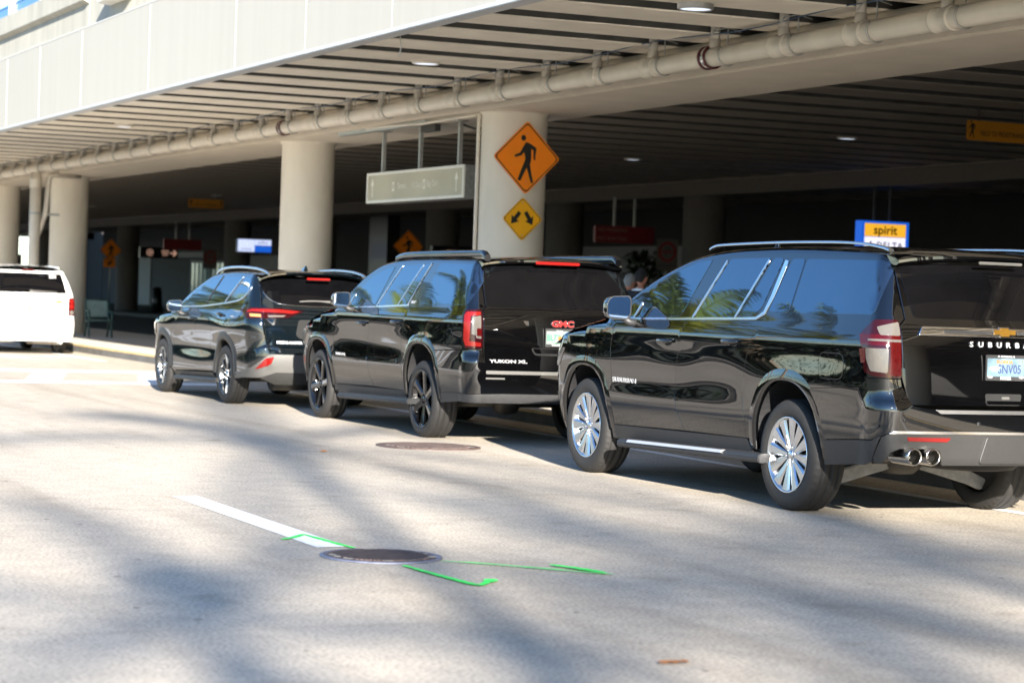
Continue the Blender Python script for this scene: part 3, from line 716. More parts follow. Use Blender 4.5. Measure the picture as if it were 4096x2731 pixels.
    # crease strips of the hatch
    # lamps
    for _ in (0,):
        lamp = [(-.842, 1.455), (-.842, 1.05), (-1.02, 1.058), (car.t(-1.07, 1.08), 1.085), (car.t(-1.03, 1.25), 1.25), (car.t(-.985, 1.36), 1.362), (car.t(-1.09, 1.45), 1.452)]
        L = s.tailpatch('tail_light', 'lamp_dark_red', rounded(lamp, .02), None, True, off=.014, thick=.02)
        s.tailpatch('lamp_lens', 'lamp_red', rounded([(-.848, 1.44), (-.848, 1.065), (-.93, 1.07), (-.90, 1.30), (-.93, 1.345), (-1.19, 1.345), (-1.19, 1.30), (-.97, 1.30), (-.955, 1.28), (-.91, 1.275)], .01)[::1] if False else rounded([(-.848, 1.35), (-.848, 1.065), (-.935, 1.07), (-.925, 1.275), (-1.17, 1.275), (-1.19, 1.35)], .012), L, True, off=.0165, thick=.003)
        s.tailpatch('lamp_lens', 'lamp_clear', rounded([(-.848, 1.44), (-.848, 1.345), (-.985, 1.345), (-1.0, 1.40)], .012), L, True, off=.0175, thick=.004)
        s.tailpatch('lamp_lens', 'lamp_clear', rounded([(-.938, 1.255), (-.945, 1.085), (-1.06, 1.095), (-1.105, 1.18), (-1.11, 1.255)], .012), L, True, off=.0175, thick=.004)
        s.tailpatch('lamp_lens', 'lamp_red', rounded([(-1.12, 1.25), (-1.125, 1.15), (-1.17, 1.15), (-1.19, 1.25)], .01), L, True, off=.0165, thick=.003)
        s.tailpatch('lamp_bar', 'lamp_clear', [(-.846, 1.318), (-.846, 1.300), (-1.08, 1.302), (-1.08, 1.316)], L, True, off=.020, thick=.004)
    # bumper
    offb = lambda u, z: .004+.068*(1-smooth01(.90, 1.20, abs(u)))*(1-smooth01(.88, .965, z))
    LB = [T(-.30, .93), T(-1.0, .972), T(-1.068, 1.042), (-.845, 1.042), (-.838, 1.0), (-.775, .858), (-.66, .842)]; LL = [(-.60, .690), (-.90, .688), (-.955, .655), T(-1.15, .622), T(-.30, .555)]
    hRT = [T(y, z) for y, z in s.AR]; hRT = hRT+[(hRT[-1][0]-0, .02), (hRT[0][0], .02)]
    bp = s.tailpatch('bumper', 'paint_black', LB+mirx(LB)+mirx(LL)[0:0]+[(-x, z) for x, z in LL[::-1]]+LL, holes=[hRT, [(-x, z) for x, z in hRT]], off=offb, thick=.02)[0]
    s.tailpatch('step_pad', 'satin_metal', rounded([(-.60, .838), (-.56, .812), (.56, .812), (.60, .838)], .01), bp, off=.0765, thick=.012)
    # lower grey valance with exhaust cut-out
    LV = [(-.90, .682), (-.955, .648), (-.985, .50), (-.965, .472), (-.93, .475), (-.90, .545), (-.86, .568), (-.58, .568), (-.545, .55), (-.52, .468)]
    ofv = lambda u, z: .082+.0*u-.03*smooth01(.92, 1.02, abs(u))
    va = s.tailpatch('valance', 'plastic_grey', LV+[(-x, z) for x, z in LV[::-1]], bp, off=ofv, thick=.03)[0]
    s.tailpatch('chrome_strip', 'chrome', rounded([(-.925, .672), (-.90, .690), (.90, .690), (.925, .672)], .004), bp, off=.088, thick=.02)
    hc = rounded([(-.235, .48), (-.185, .655), (.185, .655), (.235, .48)], .02); s.tailpatch('hitch_cover', 'plastic_grey', hc, bp, off=.100, thick=.02)
    s.tailpatch('side_cladding', 'plastic_dark', [T(-.30, .548), T(-1.15, .612), (-.965, .655), (-.995, .50), (-.985, .475), T(-1.05, .435), T(-.50, .385), T(-.36, .385)], bp, True, holes=[hRT], off=lambda u, z: .006+.045*(1-smooth01(.95, 1.2, abs(u))), thick=.02)
    s.tailpatch('reflector', 'lamp_bright_red', rounded([(-.815, .648), (-.805, .622), (-.505, .618), (-.475, .645)], .005), bp, True, off=.090, thick=.008)
    for dz in (.651, .636, .621): s.tailpatch('vent_line', 'plastic_dark', [(-.90, dz), (-.90, dz-.004), (-.83, dz-.004), (-.83, dz)], bp, True, off=.0835, thick=.002); s.tailpatch('vent_line', 'plastic_dark', [(-.465, dz), (-.465, dz-.004), (-.37, dz-.004), (-.36, dz)], bp, True, off=.0835, thick=.002)
    for x, z in ((-.835, .76), (-.25, .745), (.25, .745), (.835, .76)):
        p = car.pt('tail', x, z, offb(x, z)+.001); MB().lathe([(.010, 0), (.0135, 0), (.0135, .006), (.001, .004)], 16, 'y', p-Vector((0, .004, 0))).obj('parking_sensor', 'plastic_dark', bp)
    for x in (-.80, -.645, .80, .645):
        mb = MB(); mb.lathe([(.048, .24), (.050, 0), (.056, -.012), (.060, -.004), (.062, .01), (.060, .24)], 36, 'y', (x, -1.385, .508)); e = mb.obj('exhaust_tip', 'exhaust', root)
        MB().lathe([(.001, .10), (.050, .10)], 24, 'y', (x, -1.385, .508)).lathe([(.030, .02), (.030, .09)], 20, 'y', (x, -1.385, .508)).obj('exhaust_bore', 'steel_dark', e)
    spoiler(s, -.93, -1.205, 1.945, 1.902, .80, .055, 'paint_black', .02)
    MB().box((-.19, -1.212, 1.875), (.19, -1.196, 1.895)).obj('brake_light', 'plastic_light', root, .006)
    # running gear seen under the bumper
    ax = MB()
    for sg in (-1, 1):
        ax.prism([(sg*.10, .33), (sg*.60, .20), (sg*.72, .155), (sg*.76, .24), (sg*.62, .30), (sg*.12, .45)][::sg], lambda u, v, d: Vector((u, d, v)), -.10, -.03)
    ax.obj('suspension_arm', 'cast_grey', root, .01)
    MB().lathe([(.001, .50), (.15, .50), (.19, .44), (.19, .34), (.12, .28), (.001, .27)], 20, 'z', (0, .0, 0)).box((-.30, -.12, .36), (.30, -.02, .46)).obj('differential', 'steel_dark', root)
    sp_ = MB(); sp_.lathe([(.18, .40), (.20, .335), (.28, .33), (.345, .34), (.375, .37), (.38, .42), (.375, .49), (.33, .52)], 60, 'z', (.12, -.72, .045)); sp_.obj('spare_tyre', 'rubber', root)
    mf = MB(); mf.tube([(-.55, -.3, .50), (-.60, -.7, .52), (-.68, -1.0, .53), (-.72, -1.12, .53)], [.10, .10, .06, .045], 14); mf.obj('muffler', 'steel_dark', root)
    front_face(s, 1.09, .70)
    return s

def text_side(s, txt, y0, y1, z, h, m='letter_silver', bold=.0012, parent=None):
    """badge on the left flank (read from the left: text runs towards the rear)"""
    car = s.car; me = text_mesh(txt, h*1.35, .002, bold, align='LEFT'); xs = [v.co.x for v in me.vertices]; k = (y0-y1)/(max(xs)-min(xs)); x0 = min(xs)
    for v in me.vertices:
        y = y0-(v.co.x-x0)*k; zz = z+v.co.y; p = car.pt('side', y, zz, .003+v.co.z); v.co = p
    return link('badge', me, m, parent or s.root)
def text_tail(s, txt, x0, x1, z, h, parent, m='letter_silver', bold=.0015, off=.003):
    car = s.car; me = text_mesh(txt, h*1.35, .002, bold, align='LEFT'); xs = [v.co.x for v in me.vertices]; a = min(xs); k = (x1-x0)/(max(xs)-a)
    for v in me.vertices: v.co = car.pt('tail', x0+(v.co.x-a)*k, z+v.co.y, off+v.co.z)
    return link('lettering', me, m, parent)
def front_face(s, zl, zg):
    car, root = s.car, s.root; ync = car.yn(.9)-car.bow-car.rn
    car.patch('headlight', 'lamp_clear', root, 'side', rounded([(ync-.08, zl), (ync+.30, zl-.02), (ync+.45, zl-.16), (ync+.05, zl-.17)], .03), off=.008, thick=.02, mirror=True)
    car.patch('grille', 'plastic_dark', root, 'side', rounded([(ync+.53, zl-.01), (ync+1.15, zl-.01), (ync+1.15, zg-.18), (ync+.6, zg-.18)], .03), off=.008, thick=.02, mirror=True)
    car.patch('lower_bumper', 'plastic_dark', root, 'side', [(ync+.1, .50), (ync+1.15, .50), (ync+1.15, .36), (ync+.1, .36)], off=.008, thick=.02, mirror=True)

def yukon():
    sp = dict(name='black_suv', label='black SUV in the middle of the queue with black six-spoke wheels and red-lettered tailgate', cat='car', group='black vehicles in the pick-up queue',
        loc=(9.087+.99, 22.802, 0), rz=math.radians(.08), paint='paint_black', R=.408, rr=.308, wb=3.302, tw=.99, tyre_w=.285, style='black',
        surf=dict(W0=[(.25, .91), (.36, .945), (.45, .965), (.56, .985), (.66, 1.000), (.74, 1.008), (.80, 1.0075), (.90, 1.007), (1.0, 1.009), (1.1, 1.012), (1.18, 1.016), (1.25, 1.018), (1.30, 1.004), (1.40, .972), (1.84, .825), (1.95, .78)],
            plan=[(-1.4, .985), (-.6, 1.), (2.9, 1.), (3.5, .99), (3.9, .965), (4.3, .92)],
            zt=[(-1.25, 1.86), (-1.05, 1.895), (-.5, 1.905), (.24, 1.907), (.9, 1.90), (1.25, 1.885), (1.67, 1.840), (2.05, 1.728), (2.37, 1.56), (2.60, 1.41), (2.74, 1.335), (3.0, 1.29), (3.3, 1.245), (3.6, 1.175), (3.8, 1.10), (4.0, 1.0), (4.2, .86)],
            yt=[(.3, -1.20), (.5, -1.27), (.78, -1.29), (1.0, -1.285), (1.35, -1.25), (1.41, -1.225), (1.84, -1.08), (1.92, -1.05)], yn=[(.3, 4.1), (.6, 4.22), (.95, 4.22), (1.1, 4.12), (1.25, 4.0)],
            rt=[(.4, .15), (.9, .13), (1.1, .12), (1.41, .10), (1.9, .09)], rn=.32, bow=.05, er=.05,
            feats=[bump2(-.1, 1.0, .6, .15, .014), bump2(3.3, 1.0, .6, .13, .010), bump2(2.1, .97, .75, .12, -.0045), bump2(1.0, .93, .55, .10, -.004)]),
        archR=(0, .40, .49, .605, 2.6), archF=(3.302, .39, .50, .555, 2.5),
        door_front=[(2.70, 1.335), (2.64, 1.22), (2.75, 1.03), (2.735, .8), (2.70, .44)],
        door_gap=[(1.46, 1.366), (1.507, 1.28), (1.61, 1.0), (1.62, .80), (1.575, .61), (1.46, .47)],
        door_rear=[(.42, 1.40), (.49, 1.214), (.566, 1.036), (.575, .82), (.547, .655), (.56, .47)],
        belt=[(1.46, 1.366), (2.70, 1.335)], sill=(.435, .47), a_base=2.72, roof_end=-1.08,
        tail_edge=[(.795, 1.865), (.79, 1.41), (.828, 1.385), (.825, .985)], body_low=[(-1.10, .975), (-1.0, .965), (-.30, .935), (-.3, .5), (.5, .47)],
        nose_top=4.02, fender_low=.36, header=1.60, cowl=2.70, crown=.03, floor=.33,
        windows=[('f', [(2.285, 1.342), (2.13, 1.55), (1.84, 1.70), (1.50, 1.785), (1.255, 1.812), (1.475, 1.372)], 0), ('f', [(2.48, 1.338), (2.33, 1.341), (2.24, 1.475)], 0),
                 ('r', [(.99, 1.825), (.44, 1.836), (.80, 1.392), (1.385, 1.373)], 0), ('r', [(.395, 1.836), (.235, 1.842), (.54, 1.396), (.755, 1.392)], 0),
                 (None, [(-.04, 1.850), (-1.20, 1.838), (-1.105, 1.425), (.115, 1.408), (.10, 1.45)], 0)],
        strips=[([(2.46, 1.325), (1.45, 1.357), (.74, 1.381), (.48, 1.39)], .016, 'chrome'), ([(1.41, 1.372), (1.03, 1.822)], .020, 'satin_metal'), ([(.775, 1.388), (.418, 1.836)], .018, 'satin_metal'), ([(2.315, 1.341), (2.21, 1.485)], .02, 'satin_metal'), ([(.50, 1.385), (.205, 1.85)], .014, 'satin_metal')],
        handles=[('f', 1.77, 1.165), ('r', .71, 1.20)], fh=.014, fk1=1.14, fe=2.5)
    s = Suv(sp); car, root, T = s.car, s.root, s.T
    s.board(.19, 2.40, .338, .285, 1.06, .88, .062)
    s.rails([(1.42, 1.90), (1.30, 1.925), (1.05, 1.942), (.2, 1.952), (-.80, 1.955), (-1.02, 1.950), (-1.10, 1.91)], .075, .07, 'paint_black', lambda y: .745)
    mirror_pod(root, car, 2.10, 1.425, -1.050, .215, .175, .14, 'paint_black')
    a = [(-.80+.085*math.cos(t), 1.08+.095*math.sin(t)) for t in [2*PI*i/20 for i in range(20)]]
    car.patch('fuel_door_gap', 'void', root, 'side', inset(a, -.006), off=.0008, thick=0); car.patch('fuel_door', 'paint_black', root, 'side', a, off=.0022, thick=.002)
    text_side(s, 'YUKON XL', 2.66, 2.33, .79, .032)
    for i in (0, 1):
        y0, y1 = ((1.62, 2.64), (.69, 1.56))[i]
        car.patch('door_molding', 'paint_black', s.doors['fr'[i]], 'side', rounded([(y0, .80-.035*i*0-.01*(1-i)), (y1, .765+.028*i), (y1, .715+.028*i), (y0, .748)], .02), off=.016, thick=.016, mirror=True)
    text_side(s, 'SLT', .42, .30, 1.425, .025)
    hx = [(-.79, 1.865), (-.785, 1.41), (-.822, 1.385), (-.818, .985), (-.80, .775)]
    tg = s.tailpatch('tailgate', 'paint_black', inset(hx+mirx(hx), .004), off=.0, thick=.02)[0]
    s.tailpatch('rear_window', 'glass_rear', rounded([(-.765, 1.842), (-.772, 1.412), (.772, 1.412), (.765, 1.842)], .03), tg, off=.004, thick=.004)
    yv = car.S('tail', 0, 1.25).y
    text_obj('lettering', 'GMC', .084, 'chrome', tg, ((.045, yv-.006, 1.255), (1, 0, 0), (0, 0, 1)), depth=.006, bold=.008, font_scale_x=1.35)
    text_obj('lettering', 'GMC', .084, 'badge_red', tg, ((.045, yv-.011, 1.255), (1, 0, 0), (0, 0, 1)), depth=.003, bold=.003, font_scale_x=1.35)
    s.tailpatch('chrome_bar', 'chrome', rounded([(-.39, 1.278), (-.36, 1.232), (.36, 1.232), (.39, 1.278)], .01), tg, off=.004, thick=.004); s.tailpatch('bar_face', 'paint_black', rounded([(-.335, 1.29), (-.33, 1.222), (.33, 1.222), (.335, 1.29)], .008), tg, off=.006, thick=.006)
    text_tail(s, 'YUKON XL', -.755, -.345, .862, .032, tg)
    yp = car.S('tail', 0, 1.115).y
    plate(car, root, (0, yp-.012, 1.115), .31, .165, 'plate_white', [('BL7', .088, -.085, .0, 'plate_green', dict(font_scale_x=.8, bold=.0012)), ('9P', .088, .105, .0, 'plate_green', dict(font_scale_x=.8, bold=.0012)), ('Venice', .026, 0, .072, 'ink_white', dict(fr=1, bold=.001)), ('venicetoyota.com', .024, 0, -.074, 'ink_white', dict(fr=1, bold=.001)), ('SUNSHINE STATE', .018, 0, -.052, 'plate_green', dict())], frame='plastic_dark')
    s.tailpatch('plate_fruit', 'orange_fruit', blob_poly((.01, 1.11), .024, 10, 2), tg, off=.022, thick=.0008); s.tailpatch('plate_leaf', 'plate_green', blob_poly((-.005, 1.14), .016, 8, 5, 1.4, .7), tg, off=.0222, thick=.0008)
    s.tailpatch('handle_pocket', 'void', rounded([(-.31, 1.005), (-.26, .93), (.26, .93), (.31, 1.005)], .03), tg, off=.0012, thick=0); s.tailpatch('handle_lip', 'paint_black', rounded([(-.29, 1.0), (-.255, .95), (.255, .95), (.29, 1.0)], .02), tg, off=.004, thick=.003)
    lamp = [(-.832, 1.378), (-.828, .99), (-.98, .985), (car.t(-1.165, .99), .992), (car.t(-1.135, 1.25), 1.25), (car.t(-1.12, 1.368), 1.37)]
    L = s.tailpatch('tail_light', 'lamp_dark_red', rounded(lamp, .03), None, True, off=.012, thick=.02)
    s.tailpatch('lamp_lens', 'lamp_bright_red', rounded([(-.85, 1.355), (-.85, 1.325), (-.95, 1.31), (-.965, 1.06), (-.85, 1.045), (-.85, 1.008), (-1.0, 1.01), (-1.03, 1.07), (-1.015, 1.32), (-.98, 1.352)], .01), L, True, off=.0155, thick=.004)
    s.tailpatch('lamp_lens', 'lamp_clear', rounded([(-.848, 1.318), (-.942, 1.302), (-.945, 1.13), (-.905, 1.12), (-.90, 1.09), (-.848, 1.085)], .01), L, True, off=.0155, thick=.004)
    s.tailpatch('lamp_lens', 'lamp_red', rounded([(-.846, 1.19), (-.895, 1.19), (-.895, 1.115), (-.846, 1.11)], .006), L, True, off=.018, thick=.004)
    offb = lambda u, z: .004+.055*(1-smooth01(.86, 1.12, abs(u)))*(1-smooth01(.86, .96, z))
    hRT = [T(y, z) for y, z in s.AR]; hRT = hRT+[(hRT[-1][0], .02), (hRT[0][0], .02)]
    LB = [T(-.30, .928), T(-1.0, .958), T(-1.13, .968), (-.835, .972), (-.812, .772)]; LL = [(-.60, .545), (-.95, .535), T(-.30, .50)]
    bp = s.tailpatch('bumper', 'paint_black', LB+mirx(LB)+[(-x, z) for x, z in LL[::-1]]+LL, holes=[hRT, [(-x, z) for x, z in hRT]], off=offb, thick=.02)[0]
    s.tailpatch('step_pad', 'plastic_light', rounded([(-.80, .768), (-.80, .735), (.80, .735), (.80, .768)], .008), bp, off=.064, thick=.014)
    LC = [T(-.30, .495), (-.95, .528), (-.60, .538), (.60, .538), (.95, .528), (-T(-.30, .495)[0], .495), (-T(-.5, .40)[0], .40), (.9, .455), (-.9, .455), T(-.5, .40)]
    s.tailpatch('valance', 'plastic_dark', LC, bp, holes=[hRT, [(-x, z) for x, z in hRT]], off=lambda u, z: offb(u, z)+.002, thick=.02)
    s.tailpatch('corner_strip', 'plastic_light', [(-.80, .70), (-.80, .685), (-.60, .685), (-.60, .70)], bp, True, off=.060, thick=.004)
    spoiler(s, -.95, -1.20, 1.905, 1.872, .79, .05, 'paint_black', .02)
    MB().box((-.25, -1.208, 1.862), (.25, -1.19, 1.892)).obj('brake_light', 'lamp_bright_red', root, .006)
    MB().tube([(-.6, 0, .38), (.6, 0, .38)], .05, 12).lathe([(.001, .5), (.15, .48), (.18, .4), (.12, .27), (.001, .25)], 16).obj('axle', 'steel_dark', root)
    front_face(s, 1.05, .70)
    return s
def highlander():
    sp = dict(name='black_suv', label='smaller rounded black SUV heading the queue, silver arched roof rails, long slanting tail lamps', cat='car', group='black vehicles in the pick-up queue',
        loc=(8.814+.95, 29.069, 0), rz=math.radians(1.06), paint='paint_navy', R=.383, rr=.262, wb=2.85, tw=.95, tyre_w=.25, style='five',
        surf=dict(W0=[(.2, .85), (.32, .91), (.42, .935), (.55, .938), (.70, .935), (.85, .945), (.98, .958), (1.07, .960), (1.14, .945), (1.22, .915), (1.30, .895), (1.65, .765), (1.75, .72)],
            plan=[(-1.2, .97), (-.5, 1.), (2.3, 1.), (2.9, .99), (3.3, .955), (3.7, .90)],
            zt=[(-.95, 1.665), (-.85, 1.69), (-.4, 1.715), (.3, 1.725), (.8, 1.708), (1.19, 1.676), (1.41, 1.618), (1.82, 1.469), (2.15, 1.31), (2.38, 1.195), (2.7, 1.155), (2.95, 1.115), (3.16, 1.06), (3.35, .97), (3.6, .80)],
            yt=[(.2, -.95), (.4, -1.06), (.66, -1.105), (.85, -1.09), (1.05, -1.075), (1.2, -1.03), (1.30, -.965), (1.45, -.85), (1.62, -.70), (1.72, -.62)], yn=[(.2, 3.6), (.5, 3.74), (.8, 3.74), (1.0, 3.62), (1.2, 3.45)],
            rt=[(.3, .22), (.8, .24), (1.15, .20), (1.3, .16), (1.7, .13)], rn=.34, bow=.07, er=.06,
            feats=[bump2(-.15, .98, .55, .17, .034), bump2(2.95, .95, .5, .15, .022), bump2(1.3, .70, .9, .14, -.014)]),
        archR=(0, .37, .415, .475, 2.2), archF=(2.85, .37, .405, .455, 2.2),
        door_front=[(1.98, 1.225), (1.96, 1.12), (2.27, 1.0), (2.36, .8), (2.28, .34)],
        door_gap=[(1.13, 1.255), (1.17, 1.216), (1.285, 1.08), (1.28, .75), (1.25, .55), (1.30, .38)],
        door_rear=[(-.05, 1.325), (.03, 1.2), (.35, 1.1), (.60, .95), (.70, .70), (.52, .40)],
        belt=[(1.13, 1.255), (1.98, 1.225)], sill=(.335, .385), a_base=2.33, roof_end=-.80,
        tail_edge=[(.735, 1.665), (.74, 1.45), (.77, 1.28), (.775, 1.1), (.75, .885), (.70, .82)], body_low=[(-.9, .72), (-.36, .56), (-.3, .4), (.4, .385)],
        nose_top=3.45, fender_low=.28, header=1.25, cowl=2.36, crown=.045, floor=.28, skirt='plastic_grey', skirt_off=.01,
        windows=[('f', [(1.93, 1.238), (1.66, 1.40), (1.26, 1.548), (1.02, 1.612), (.735, 1.652), (1.02, 1.282)], 0), ('r', [(.655, 1.656), (-.115, 1.652), (.235, 1.324), (.95, 1.29)], 0),
                 (None, [(-.225, 1.647), (-.44, 1.642), (-.545, 1.585), (-.60, 1.50), (-.46, 1.405), (-.035, 1.340)], 0)],
        strips=[([(2.06, 1.222), (1.13, 1.246), (.15, 1.305), (-.30, 1.345), (-.47, 1.390), (-.62, 1.49), (-.60, 1.54)], .018, 'satin_metal'), ([(.215, 1.32), (-.14, 1.652)], .018, 'satin_metal'), ([(1.0, 1.28), (.70, 1.655)], .022, 'plastic_dark')],
        handles=[('f', 1.42, 1.075), ('r', .22, 1.15)], flare_m='plastic_grey', fk0=.985, fk1=1.20, fh=.020, fe=3.5, zlo=.33)
    s = Suv(sp); car, root, T = s.car, s.root, s.T
    s.board(.23, 2.12, .265, .22, .985, .84, .055, m='plastic_grey')
    s.rails([(1.32, 1.675), (1.20, 1.73), (.9, 1.768), (.3, 1.783), (-.35, 1.765), (-.72, 1.725), (-.84, 1.695)], .04, .035, 'rail_silver', lambda y: .66)
    mirror_pod(root, car, 1.87, 1.235, -.975, .20, .165, .13, 'paint_navy')
    fin = MB(); fin.add([(-.035, -.07, 0), (.035, -.07, 0), (.02, .13, 0), (-.02, .13, 0), (-.008, -.075, .075), (.008, -.075, .075)], [(0, 3, 4), (1, 5, 2), (2, 5, 4, 3), (0, 4, 5, 1), (0, 1, 2, 3)]); f = fin.obj('antenna_fin', 'paint_navy', root, .006); f.location = (0, -.30, 1.755)
    hx = [(-.73, 1.66), (-.735, 1.45), (-.765, 1.28), (-.77, 1.1), (-.745, .885), (-.69, .80), (-.55, .775)]
    tg = s.tailpatch('tailgate', 'paint_navy', inset(hx+mirx(hx), .004), off=.0, thick=.02)[0]
    gl = crom([(-.72, 1.575), (-.69, 1.44), (-.60, 1.355), (-.40, 1.315), (0, 1.305), (.40, 1.315), (.60, 1.355), (.69, 1.44), (.72, 1.575), (.60, 1.635), (.3, 1.645), (-.3, 1.645), (-.60, 1.635)], 4, True)
    gl = [tuple(p) for p in gl]; s.tailpatch('window_trim', 'chrome', inset(gl, -.008), tg, off=.003, thick=.003); s.tailpatch('rear_window', 'glass_rear', gl, tg, off=.006, thick=.004)
    mb = MB(); pts = [car.pt('tail', -.28+.46*t, 1.345+.012*math.sin(t*3), .025) for t in [i/8 for i in range(9)]]; mb.tube(pts, [.008, .010, .012, .012, .012, .012, .014, .018, .022], 8); mb.obj('wiper', 'plastic_light', tg)
    spoiler(s, -.58, -.86, 1.712, 1.690, .73, .05, 'paint_navy', .05, .14)
    MB().box((-.16, -.868, 1.640), (.16, -.845, 1.668)).obj('brake_light', 'lamp_bright_red', root, .006)
    lamp = [(-.24, 1.235), (-.55, 1.262), (-.77, 1.262), (car.t(-.80, 1.26), 1.262), (car.t(-.50, 1.24), 1.238), (car.t(-.60, 1.19), 1.19), (car.t(-.86, 1.13), 1.13), (-.77, 1.135), (-.45, 1.15)]
    L = s.tailpatch('tail_light', 'lamp_dark_red', rounded(lamp, .015), None, True, off=.012, thick=.02)
    s.tailpatch('lamp_lens', 'lamp_bright_red', rounded([(-.30, 1.226), (-.55, 1.245), (-.90, 1.245), (-1.02, 1.222), (-1.0, 1.20), (-.90, 1.215), (-.55, 1.208), (-.40, 1.200)], .006), L, True, off=.016, thick=.004)
    s.tailpatch('lamp_lens', 'lamp_clear', rounded([(-.48, 1.175), (-.72, 1.17), (-.70, 1.148), (-.52, 1.155)], .006), L, True, off=.016, thick=.004)
    s.tailpatch('lamp_lens', 'lamp_amber', rounded([(-.80, 1.18), (-.95, 1.185), (-.94, 1.15), (-.80, 1.15)], .006), L, True, off=.016, thick=.004)
    text_tail(s, 'HIGHLANDER', -.60, -.27, .835, .034, tg)
    s.tailpatch('plate_recess', 'void', rounded([(-.32, 1.13), (-.36, .93), (-.30, .885), (.30, .885), (.36, .93), (.32, 1.13)], .04), tg, off=.002, thick=.001)
    yp = car.S('tail', 0, 1.0).y
    plate(car, root, (0, yp-.01, 1.01), .305, .155, 'plate_white', [('KTR 42D', .075, 0, 0, 'plate_green', dict(font_scale_x=.8))])
    offb = lambda u, z: .004+.05*(1-smooth01(.70, 1.05, abs(u)))*(1-smooth01(.74, .84, z))
    hRT = [T(y, z) for y, z in s.AR]; hRT = hRT+[(hRT[-1][0], .02), (hRT[0][0], .02)]
    LB = [T(-.30, .55), T(-.9, .71), (-.705, .815), (-.685, .79), (-.55, .768)]; LL = [(-.55, .675), (-.68, .665), (-.90, .50), T(-.7, .435), T(-.30, .40)]
    bp = s.tailpatch('bumper', 'paint_navy', LB+mirx(LB)+[(-x, z) for x, z in LL[::-1]]+LL, holes=[hRT, [(-x, z) for x, z in hRT]], off=offb, thick=.02)[0]
    LG = [T(-.28, .42), T(-.7, .455), (-.905, .515), (-.695, .682), (.695, .682), (.905, .515), (-T(-.7, .45)[0], .455), (-T(-.28, .42)[0], .42), (-T(-.40, .35)[0], .35), (.80, .40), (.60, .47), (-.60, .47), (-.80, .40), T(-.40, .35)]
    s.tailpatch('valance', 'plastic_light', LG, bp, holes=[hRT, [(-x, z) for x, z in hRT]], off=lambda u, z: offb(u, z)+.012, thick=.02)
    s.tailpatch('lower_valance', 'plastic_grey', rounded([(-.80, .40), (-.62, .475), (.62, .475), (.80, .40), (.6, .33), (-.6, .33)], .02), bp, off=lambda u, z: offb(u, z)+.004, thick=.02)
    s.tailpatch('reflector', 'lamp_bright_red', rounded([(-.845, .50), (-.745, .638), (-.64, .652), (-.675, .57)], .012), bp, True, off=.072, thick=.01)
    MB().tube([(-.6, 0, .34), (.6, 0, .34)], .05, 12).lathe([(.001, .45), (.14, .43), (.16, .36), (.1, .26), (.001, .24)], 16).obj('axle', 'steel_dark', root)
    mf = MB(); mf.tube([(-.5, -.6, .30), (.2, -.6, .30)], .09, 12); mf.obj('muffler', 'steel_dark', root)
    front_face(s, .98, .62)
    return s

